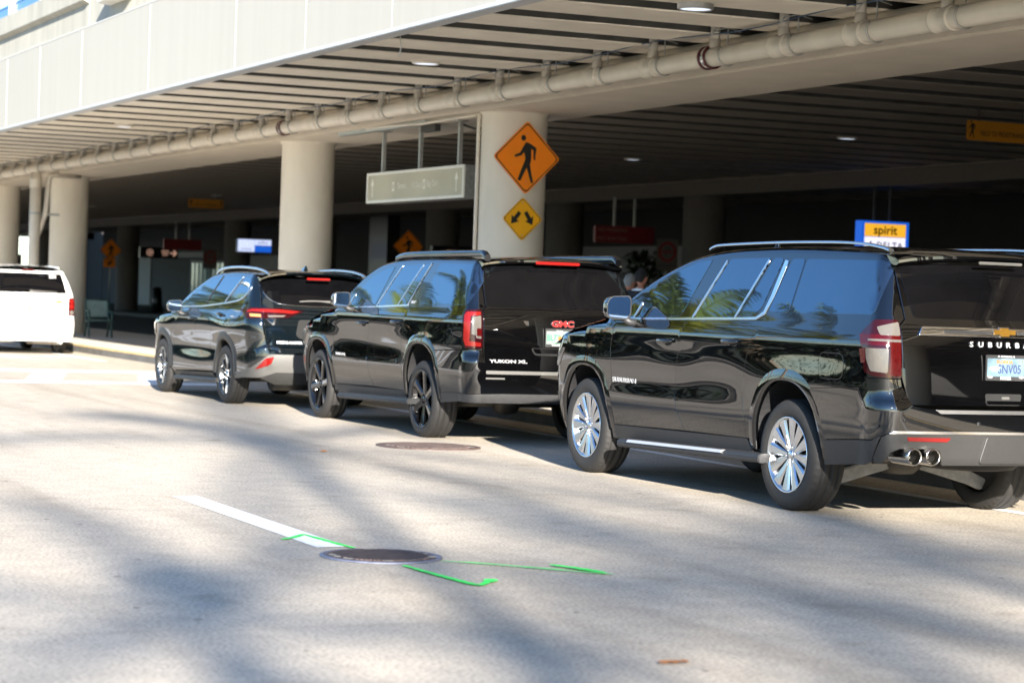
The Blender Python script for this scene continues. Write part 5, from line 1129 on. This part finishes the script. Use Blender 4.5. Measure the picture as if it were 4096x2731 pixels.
# signs of the inner kerb
ped_diamond('pedestrian_sign', (27.3, 109.1, 3.02), .762, 'far orange diamond pedestrian sign above an arrow plate, left of the doors', group='diamond pedestrian signs')
ped_diamond('pedestrian_sign', (27.3, 70.0, 2.99), .762, 'orange diamond pedestrian sign partly hidden behind the roof of the middle SUV', group='diamond pedestrian signs')
t = thing('arrow_plate', 'orange rectangular plate with one slanting arrow under the far diamond sign', 'sign', (27.25, 109.1, 2.40)); MB().prism(rounded([(-.29, -.21), (.29, -.21), (.29, .21), (-.29, .21)], .03), F, -.004, 0).obj('panel', 'sign_orange', t)
MB().prism([(.02+1.4*(u*.707+v*.707)*1.0, 1.3*(-u*.707+v*.707)) for u, v in ARW], F, .0015, .003).obj('arrow', 'ink_black', t)
for (x, y, z0) in ((27.3, 109.16, 3.5), (27.3, 70.06, 3.5)): tag(MB().tube([(x, y, .15), (x, y, z0)], .035, 8).obj('sign_post', 'galv'), 'grey post of the far diamond sign left of the doors' if y > 100 else 'grey post of the diamond sign behind the middle SUV', 'post')
# lit airline sign
t = thing('airline_sign', 'glowing blue-framed sign reading spirit and DELTA above the near SUV roof', 'sign', (28.1, 43.27, 3.04))
MB().box((-.62, 0, -.36), (.62, .25, .40)).obj('case', 'lit_blue', t, .01); MB().box((-.53, -.006, .06), (.53, .0, .345)).obj('panel', 'lit_yellow', t); MB().box((-.53, -.006, -.32), (.53, 0, .05)).obj('panel', 'lit_white', t)
text_obj('lettering', 'spirit', .27, 'ink_black', t, ((0, -.008, .20), (1, 0, 0), (0, 0, 1)), depth=.001, bold=.005, font_scale_x=1.1); text_obj('lettering', 'DELTA', .19, 'ink_navy', t, ((.12, -.008, -.13), (1, 0, 0), (0, 0, 1)), depth=.001, bold=.003, space=1.25)
MB().prism([(-.43, -.21), (-.37, -.06), (-.31, -.21), (-.37, -.16)], F, .006, .008).prism([(-.37, -.03), (-.325, -.13), (-.37, -.10), (-.415, -.13)], F, .006, .008).obj('emblem', 'badge_red', t)
for x in (-.25, .15): MB().box((x, .1, .40), (x+.05, .15, 1.17)).obj('post', 'wire_dark', t)
# blue-white lit sign
t = thing('airline_sign', 'far glowing pale blue sign with a dark blue lower corner beside the plain column', 'sign', (27.6, 87.4, 3.12))
MB().box((-.70, 0, -.26), (.70, .2, .26)).obj('case', 'rail_blue', t); MB().box((-.68, -.006, -.24), (0, 0, .24)).box((.01, -.006, .02), (.68, 0, .24)).obj('panel', 'lit_paleblue', t); MB().box((.01, -.006, -.24), (.68, 0, .0)).obj('panel', 'lit_blue', t)
text_obj('lettering', 'jetBlue', .15, 'rail_blue', t, ((.34, -.008, .13), (1, 0, 0), (0, 0, 1)), depth=.001); text_obj('lettering', 'Southwest', .11, 'ink_navy', t, ((-.34, -.008, -.14), (1, 0, 0), (0, 0, 1)), depth=.001)
# dark symbol signs
def symbol_sign(x, y, z, w, items, label):
    t = thing('symbol_sign', label, 'sign', (x, y, z), group='dark signs with copper symbols'); MB().box((-w/2, 0, -.24), (w/2, .2, .24)).obj('panel', 'sign_black', t)
    for kind, u in items:
        if kind == 'o':
            mb = MB(); n = 24
            for r0, r1 in ((.11, .15), (.0, .05)): mb.add([(u+r*math.cos(2*PI*i/n), -.004, r*math.sin(2*PI*i/n)) for r in (r0+.001, r1) for i in range(n)], [(i, (i+1) % n, n+(i+1) % n, n+i) for i in range(n)])
            mb.obj('round_symbol', 'copper_lit', t)
        elif kind == 'l':
            for dz, L in ((.09, .34), (-.0, .30), (-.09, .26)): MB().box((u-L/2, -.004, dz-.02), (u+L/2, -.002, dz+.02)).obj('text_line', 'copper_lit', t)
        else: MB().prism([(u-.16, -.03), (u+.02, -.03), (u-.02, -.14), (u+.05, -.14), (u+.17, 0), (u+.05, .14), (u-.02, .14), (u+.02, .03), (u-.16, .03)], F, .003, .005).obj('arrow', 'copper_lit', t)
symbol_sign(27.6, 101.5, 2.88, 1.75, [('o', -.42), ('l', .28), ('a', .66)], 'dark hanging sign with copper symbols and arrow left of the lit doors'); symbol_sign(27.6, 66.3, 2.74, 1.9, [('l', -.32), ('o', .42)], 'dark sign with a round copper symbol behind the roof of the middle SUV')
# red no-parking signs
def red_sign(x, y, z, w, lines, label):
    t = thing('parking_sign', label, 'sign', (x, y, z), group='red hanging parking signs'); MB().box((-w/2, 0, -.22), (w/2, .15, .22)).obj('panel', 'sign_red', t)
    for tx, dz, u in lines: text_obj('lettering', tx, .145, 'sign_cream', t, ((-w/2+.06+u, -.004, dz), (1, 0, 0), (0, 0, 1)), depth=.001, bold=.003, align='LEFT')
    for u in (-.3, .3): MB().box((u-.03, .04, .22), (u+.03, .10, 4.24-z)).obj('post', 'galv', t)
red_sign(27.8, 55.4, 3.25, 1.75, [('NO PARKING', .11, 0), ('NO WAITING', -.12, 0)], 'dark red NO PARKING sign hanging above the two men'); red_sign(27.8, 98.4, 3.24, 1.7, [], 'far dark red blank hanging sign above the lit doors')
def nopark(x, y, z, label):
    t = thing('no_parking_sign', label, 'sign', (x, y, 0), group='circular no parking signs'); MB().prism(rounded([(-.30, -.38), (.30, -.38), (.30, .42), (-.30, .42)], .03), flat(((0, 0, z), (1, 0, 0), (0, 0, 1))), -.004, 0).obj('panel', 'col_dark' if y < 60 else 'col_dark', t)
    mb = MB(); n = 28; mb.add([(r*math.cos(2*PI*i/n), -.003, z+.10+r*math.sin(2*PI*i/n)) for r in (.19, .25) for i in range(n)], [(i, (i+1) % n, n+(i+1) % n, n+i) for i in range(n)]); mb.box((-.17, -.006, z+.08), (.17, -.003, z+.12)); mb.obj('ring', 'badge_red', t)
    text_obj('lettering', 'P', .30, 'ink_black', t, ((0, -.002, z+.10), (1, 0, 0), (0, 0, 1)), depth=.0008); text_obj('lettering', 'NO PARKING', .085, 'ink_black', t, ((0, -.002, z-.26), (1, 0, 0), (0, 0, 1)), depth=.0008)
    MB().tube([(0, .03, .15), (0, .03, z+.40)], .03, 8).obj('post', 'galv', t)
nopark(27.2, 51.8, 2.66, 'round no parking sign on a post right of the two men'); nopark(27.2, 92.1, 2.56, 'far round no parking sign on a post right of the lit doors')
nopark(31.5, 150.5, 2.65, 'tiny no parking sign in the bright gap beside the left column')

# ------------------------------------------------------------------ terminal building behind
tb = thing('terminal_building', 'dark terminal building wall with glazed doors under the overpass', 'building', (36, 0, 0))
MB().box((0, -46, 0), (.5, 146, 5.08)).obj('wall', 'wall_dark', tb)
for a, b, z0, z1 in ((65.5, 76.5, .2, 3.35), (108.5, 114.5, .2, 3.1), (134, 140, .2, 3.2)): MB().box((-.06, a, z0), (0, b, z1)).obj('wall_panel', 'wall_white', tb)
for y in (118., 122.):
    f = MB().box((-.12, y, .15), (-.02, y+3.2, 2.75)).obj('door', 'door_glass', tb); fr2 = MB()
    for q in (0, .75, 1.55, 2.35, 3.1): fr2.box((-.16, y+q, .15), (-.115, y+q+.08, 2.75))
    fr2.box((-.16, y, 2.70), (-.115, y+3.2, 2.85)); fr2.obj('door_frame', 'wall_white', f)
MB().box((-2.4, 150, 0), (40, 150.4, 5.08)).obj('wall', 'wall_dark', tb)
MB().box((-1.2, 117.4, 2.95), (0, 126, 3.25)).obj('canopy', 'wall_white', tb)
tp = MB().box((0, 0, 0), (.5, 1.9, 2.6)); o = tp.obj('information_board', 'sign_black'); o.location = (30.5, 80.4, 1.75); tag(o, 'black board with a large faint 6 behind the plain column', 'board')
text_obj('lettering', '6', 1.2, 'wall_dark', o, ((.28, -.004, 1.1), (1, 0, 0), (0, 0, 1)), depth=.001)
tag(MB().tube([(28.1, Y0+2, 4.42), (28.1, 50, 4.42), (28.1, Y1-4, 4.42)], .06, 12).obj('sprinkler_pipe', 'pipe_dark_red'), 'dark red sprinkler pipe along the inner girder', 'pipe')
tag(MB().tube([(28.05, Y0+2, 4.56), (28.05, 50, 4.56), (28.05, Y1-4, 4.56)], .05, 12).obj('inner_pipe', 'pipe_paint'), 'thin grey pipe above the red sprinkler pipe on the inner girder', 'pipe')
bk = MB().lathe([(.001, 0), (.27, 0), (.25, .5), (.20, 1.15), (.001, 1.2)], 20); o = bk.obj('waste_bin', 'sign_black'); o.location = (29.2, 107.5, .15); tag(o, 'dark tapered waste bin by the terminal wall', 'bin')

# ------------------------------------------------------------------ benches
def bench(x, y, rz, n, label):
    t = thing('bench', label, 'bench', (x, y, .15), rz, group='green metal benches by the column'); W = .56*n
    for k in range(n+1):
        X = -W/2+.56*k; mb = MB()
        for sg in ((0,)): pass
        mb.tube(crom([Vector((X, -.30, 0)), Vector((X, -.27, .04)), Vector((X, -.20, .22)), Vector((X, -.24, .40)), Vector((X, -.26, .55)), Vector((X, -.16, .64)), Vector((X, .05, .63)), Vector((X, .16, .66))], 5), .026, 8)
        mb.tube(crom([Vector((X, .30, 0)), Vector((X, .24, .06)), Vector((X, .17, .25)), Vector((X, .14, .42)), Vector((X, .19, .65)), Vector((X, .27, .90))], 5), .026, 8)
        mb.tube([(X, -.22, .40), (X, .15, .38)], .024, 8); mb.obj('leg_frame', 'bench_green', t)
    def slats(name, a, b, cnt):
        mb = MB(); a, b = Vector(a), Vector(b); d = (b-a); nn = Vector((1, 0, 0)).cross(d).normalized()
        for k in range(n):
            X0, X1 = -W/2+.56*k+.03, -W/2+.56*(k+1)-.03
            for i in range(cnt):
                p = a+d*(i/cnt); q = a+d*((i+.8)/cnt); mb.add([(X, v.y+s_*nn.y*.008, v.z+s_*nn.z*.008) for s_ in (-1, 1) for X, v in ((X0, p), (X1, p), (X1, q), (X0, q))], [(3, 2, 1, 0), (4, 5, 6, 7), (0, 1, 5, 4), (1, 2, 6, 5), (2, 3, 7, 6), (3, 0, 4, 7)])
        mb.obj(name, 'bench_mesh', t)
    slats('seat', (0, -.25, .425), (0, .15, .40), 12); slats('backrest', (0, .16, .50), (0, .275, .90), 12)
    MB().tube([(-W/2, -.25, .40), (W/2, -.25, .40)], .018, 8).tube([(-W/2, .275, .905), (W/2, .275, .905)], .018, 8).tube([(-W/2, .155, .485), (W/2, .155, .485)], .018, 8).obj('rail', 'bench_green', t)
bench(13.82, 56.25, math.radians(-2), 1, 'single green metal bench seat with arms right of the far column'); bench(12.75, 57.0, math.radians(2), 2, 'green metal bench mostly hidden behind the white van')

# ------------------------------------------------------------------ two men behind the cars
def person(loc, rz, label, hair, top, shirt, head_tilt, h=1.78, balding=False):
    t = thing('person', label, 'person', loc, rz, group='men standing behind the cars'); k = h/1.78
    J = [((0, 0, .95), .135), ((0, 0, 1.12), .135), ((0, .0, 1.30), .150), ((0, .005, 1.43), .115), ((0, .01, 1.50), .058), ((0, .03, 1.555), .056),
         ((-.10, 0, .90), .105), ((-.11, .02, .50), .062), ((-.12, -.01, .09), .045), ((-.12, .12, .04), .036), ((.10, 0, .90), .105), ((.11, .02, .50), .062), ((.12, -.01, .09), .045), ((.12, .12, .04), .036),
         ((-.19, 0, 1.425), .068), ((-.25, -.02, 1.16), .048), ((-.24, .08, .92), .034), ((.19, 0, 1.425), .068), ((.25, -.02, 1.16), .048), ((.24, .08, .92), .034)]
    E_ = [(0, 1), (1, 2), (2, 3), (3, 4), (4, 5), (0, 6), (6, 7), (7, 8), (8, 9), (0, 10), (10, 11), (11, 12), (12, 13), (3, 14), (14, 15), (15, 16), (3, 17), (17, 18), (18, 19)]
    for sg, base in ((-1, 16), (1, 19)):
        for f_, (dx, L) in enumerate(((-.024, .085), (-.008, .095), (.009, .09), (.025, .07))):
            b0 = len(J); w = J[base][0]; J += [((w[0]+dx*.6*sg, w[1]+.02+dx, w[2]-.07), .014), ((w[0]+dx*.7*sg, w[1]+.03+dx, w[2]-.07-L*.5), .009), ((w[0]+dx*.7*sg-sg*.01, w[1]+.045+dx, w[2]-.07-L), .008)]; E_ += [(base, b0), (b0, b0+1), (b0+1, b0+2)]
        b0 = len(J); w = J[base][0]; J += [((w[0]-sg*.02, w[1]+.05, w[2]-.05), .012), ((w[0]-sg*.025, w[1]+.065, w[2]-.09), .009)]; E_ += [(base, b0), (b0, b0+1)]
    me = bpy.data.meshes.new('body'); me.from_pydata([tuple(Vector(p)*k) for p, r in J], E_, []); o = bpy.data.objects.new('body', me); C.objects.link(o)
    o.modifiers.new('s', 'SKIN')
    for i, (p, r) in enumerate(J): me.skin_vertices[0].data[i].radius = (r*k, r*k*(.72 if i in (0, 1, 2) else 1))
    me.skin_vertices[0].data[0].use_root = True
    sb = o.modifiers.new('d', 'SUBSURF'); sb.levels = 2
    dg_ = bpy.context.evaluated_depsgraph_get(); m2 = bpy.data.meshes.new_from_object(o.evaluated_get(dg_)); bpy.data.objects.remove(o)
    # head grown into the same mesh
    bm_ = bmesh.new(); bm_.from_mesh(m2); q = bmesh.ops.create_uvsphere(bm_, u_segments=28, v_segments=20, radius=1.)
    hc = Vector((0, .035, 1.655))*k; R_ = Matrix.Rotation(head_tilt[1], 3, 'Z') @ Matrix.Rotation(head_tilt[0], 3, 'X')
    for v in q['verts']:
        x, y, z = v.co; jaw = smooth01(.2, -1., z)
        px = x*.074*(1-.28*jaw); py = y*.094*(1-.10*jaw)+.012*jaw; pz = z*.118
        if y > .5: py += .018*math.exp(-(x/.18)**2-((z+.12)/.22)**2)*1.2; py -= .010*math.exp(-((abs(x)-.36)/.16)**2-((z-.05)/.12)**2); py += .006*math.exp(-(x/.3)**2-((z+.50)/.07)**2)
        if abs(x) > .9: px += .010*math.copysign(1, x)*math.exp(-((y+.05)/.2)**2-((z+.05)/.25)**2)
        v.co = hc+R_ @ (Vector((px, py, pz))*k)
    hv = set(v.index for v in q['verts']); bm_.to_mesh(m2); bm_.free()
    m2.materials.clear()
    for nm in (top, 'skin', shirt, 'shoe'): m2.materials.append(MT[nm])
    for p in m2.polygons:
        z = p.center.z/k; x = abs(p.center.x)/k; p.use_smooth = True
        p.material_index = 1 if (z > 1.515 or (z < .91 and z > .6 and x > .19)) else (2 if z > 1.478 and x < .09 else (3 if z < .085 else 0))
    m2.name = 'body'; b = link('body', m2, None, t)
    hb = MB(); nu, nv = 26, 12
    def HP(i, j):
        a = 2*PI*i/nu; e = j/(nv-1)*(2.4 if not balding else 2.2); x = math.sin(e)*math.sin(a); y = -math.sin(e)*math.cos(a); z = math.cos(e)
        lim = .22 if y > .15 else (-.1 if y > -.25 else -.72)
        z = max(z, lim); return hc+R_ @ (Vector((x*.079, y*.099-.002, z*.124+.002))*k)
    hb.grid(HP, nu, nv, True, True); hb.obj('hair', hair, t)
    ey = MB()
    for sx in (-1, 1): ey.lathe([(.001, .012), (.011, .006), (.012, 0)], 10, 'y', hc+R_ @ Vector((sx*.03, .083, .01))*k)
    ey.obj('eyes', 'ink_black', t)
    return t
person((13.52, 26.47, .15), math.radians(-58), 'man in a dark suit with short dark hair seen from behind', 'hair_dark', 'suit', 'shirt', (math.radians(-20), math.radians(-5)), 1.80)
person((14.05, 27.86, .15), math.radians(-75), 'grey-haired man half hidden behind the dark-suited man', 'hair_grey', 'suit', 'shirt', (math.radians(-12), math.radians(0)), 1.74, True)
SHADE = [(-4.1,-41.1,3,1.0),(-5.25,-30.6,3,1.0),(-5.9,-27.0,3,.7),(-6.6,-42.8,3,1.0)]
suburban(); yukon(); highlander(); van()
# ------------------------------------------------------------------ palms and the far side of the road (mirrored in the paint, and casting the soft shadows)
def palm_meshes(seed, H, nf=30, L=2.9):
    rn = random.Random(seed); tr = MB(); pts = []; lean = rn.uniform(-.5, .5)
    for i in range(12):
        t = i/11; pts.append((lean*t*t, .15*math.sin(t*3+seed)*t, H*t))
    tr.tube(pts, [(.19 if seed < 20 else .15)-.04*i/11+.05*math.exp(-i*1.2) for i in range(12)], 12); top_ = Vector(pts[-1])
    cr = MB()
    for f_ in range(nf):
        az = f_*2.39996+rn.uniform(-.2, .2); el = math.radians(75-110*(f_/nf)+rn.uniform(-8, 8)); Lf = L*rn.uniform(.8, 1.08); d = Vector((math.cos(az), math.sin(az), 0)); p = top_.copy(); n = 20; spine = []; sag = rn.uniform(.9, 1.4)
        for i in range(n+1):
            t = i/n; e = el-sag*1.15*t**1.5; spine.append(p.copy()); p = p+(d*math.cos(e)+Vector((0, 0, math.sin(e))))*(Lf/n)
        sd_ = Vector((-d.y, d.x, 0)); cr.tube(spine[::4], [.03, .025, .018, .012, .006, .003], 4)
        for i in range(2, n+1):
            t = i/n; ll = .62*Lf/2.9*math.sin(PI*min(1, .10+.85*t))**.7+.10; tang = (spine[i]-spine[i-1]).normalized(); up = sd_.cross(tang)
            for sg in (-1, 1):
                for q in (0, .5):
                    b = spine[i]-(spine[i]-spine[i-1])*q; dr = (sd_*sg*.80+tang*.55+up*.10*sg+Vector((0, 0, -.30-.15*rn.random()))).normalized(); tip = b+dr*ll*rn.uniform(.85, 1.1)
                    w_ = tang*.024; mid = b+dr*ll*.5+Vector((0, 0, .05)); cr.add([b-w_, b+w_, mid+w_*.9, mid-w_*.9], [(0, 1, 2, 3)]); cr.add([mid-w_*.9, mid+w_*.9, tip], [(0, 1, 2)])
    return tr.mesh('trunk'), cr.mesh('crown')
PM = [palm_meshes(3, 7.4), palm_meshes(9, 8.8), palm_meshes(14, 6.4, 26, 2.6), palm_meshes(21, 16., 11, 3.5), palm_meshes(25, 13.5, 20, 3.0)]
for a, b in PM: a.materials.append(MT['bark']); b.materials.append(MT['frond'])
def palm(x, y, kind, label, s_=1., rz=0.):
    t = thing('palm_tree', label, 'palm tree', (x, y, 0), rz, group='palm trees along the median'); t.scale = (s_, s_, s_)
    for nm, me in zip(('trunk', 'crown'), PM[kind]):
        o = bpy.data.objects.new(nm, me); C.objects.link(o); o.parent = t
    return t
# palms mirrored in the cars' flanks
LB = 'feather palm on the median across the road, seen as a reflection in the black cars'
for i, (x, y, k, s_) in enumerate(((-3.6, 36.8, 0, 1.0), (-3.0, 42.5, 1, 1.), (-7.5, 50, 1, 1.08), (-2.6, 51, 0, 1.1), (-2.8, 59.5, 2, 1.2), (-7, 66, 0, 1.1), (-3, 69, 2, 1.25), (-3.2, 79, 0, 1.), (-8.5, 84, 0, 1.1), (-2.8, 90, 0, 1.05), (-3, 101, 1, .95), (-9, 106, 1, 1.0), (-3, 112, 1, 1.0), (-13, 30, 2, 1.0))):
    palm(x, y, k, LB, s_, i*1.3)
# palms behind the camera whose shade falls on the road
SP = []
LS = 'feather palm behind the camera, shading the road'
for i, (x, y, k, s_) in enumerate(SHADE): palm(x, y, k, LS, s_, i*.9+.4)
# hedge and far side
def shrub_mass(name, x0, x1, y0, y1, h, n, seed):
    rn = random.Random(seed); mb = MB()
    for _ in range(n):
        c_ = Vector((rn.uniform(x0, x1), rn.uniform(y0, y1), h*rn.random()**.6)); a, b = rn.uniform(0, 6.28), rn.uniform(-.6, .9); d = Vector((math.cos(a)*math.cos(b), math.sin(a)*math.cos(b), math.sin(b)))*.22; e = d.cross(Vector((0, 0, 1))).normalized()*.07
        mb.add([c_-d, c_+e, c_+d, c_-e], [(0, 1, 2, 3)])
    return mb.obj(name, 'leaf')
pl = thing('potted_plant', 'dark leafy plant beside the round no parking sign behind the two men', 'plant', (28.3, 55.0, .15))
lp = shrub_mass('foliage', -.55, .55, -.4, .4, 2.3, 420, 12); lp.parent = pl; lp.location = (0, 0, .35)
MB().lathe([(.001, 0), (.26, 0), (.33, .55), (.30, .56), (.28, .50), (.001, .5)], 20).obj('pot', 'col_dark', pl)
o = shrub_mass('hedge', -3.2, -1.9, 26, 120, 1.1, 16000, 4); tag(o, 'low clipped hedge along the median across the road', 'hedge')
o = shrub_mass('tree_line', -22, -17, -10, 190, 5.5, 16000, 8); tag(o, kind='stuff')
s2 = thing('street_lamp', 'street lamp on the median seen as a thin white reflection in the car windows', 'street lamp', (-2.2, 62, 0))
MB().tube([(0, 0, 0), (0, 0, 8.5)], [.10, .07], 12).obj('pole', 'sign_edge', s2); MB().tube([(0, 0, 8.4), (.7, 0, 9.0), (2.0, 0, 9.3)], .045, 8).box((1.9, -.16, 9.25), (2.7, .16, 9.37)).obj('lamp_arm', 'sign_edge', s2)
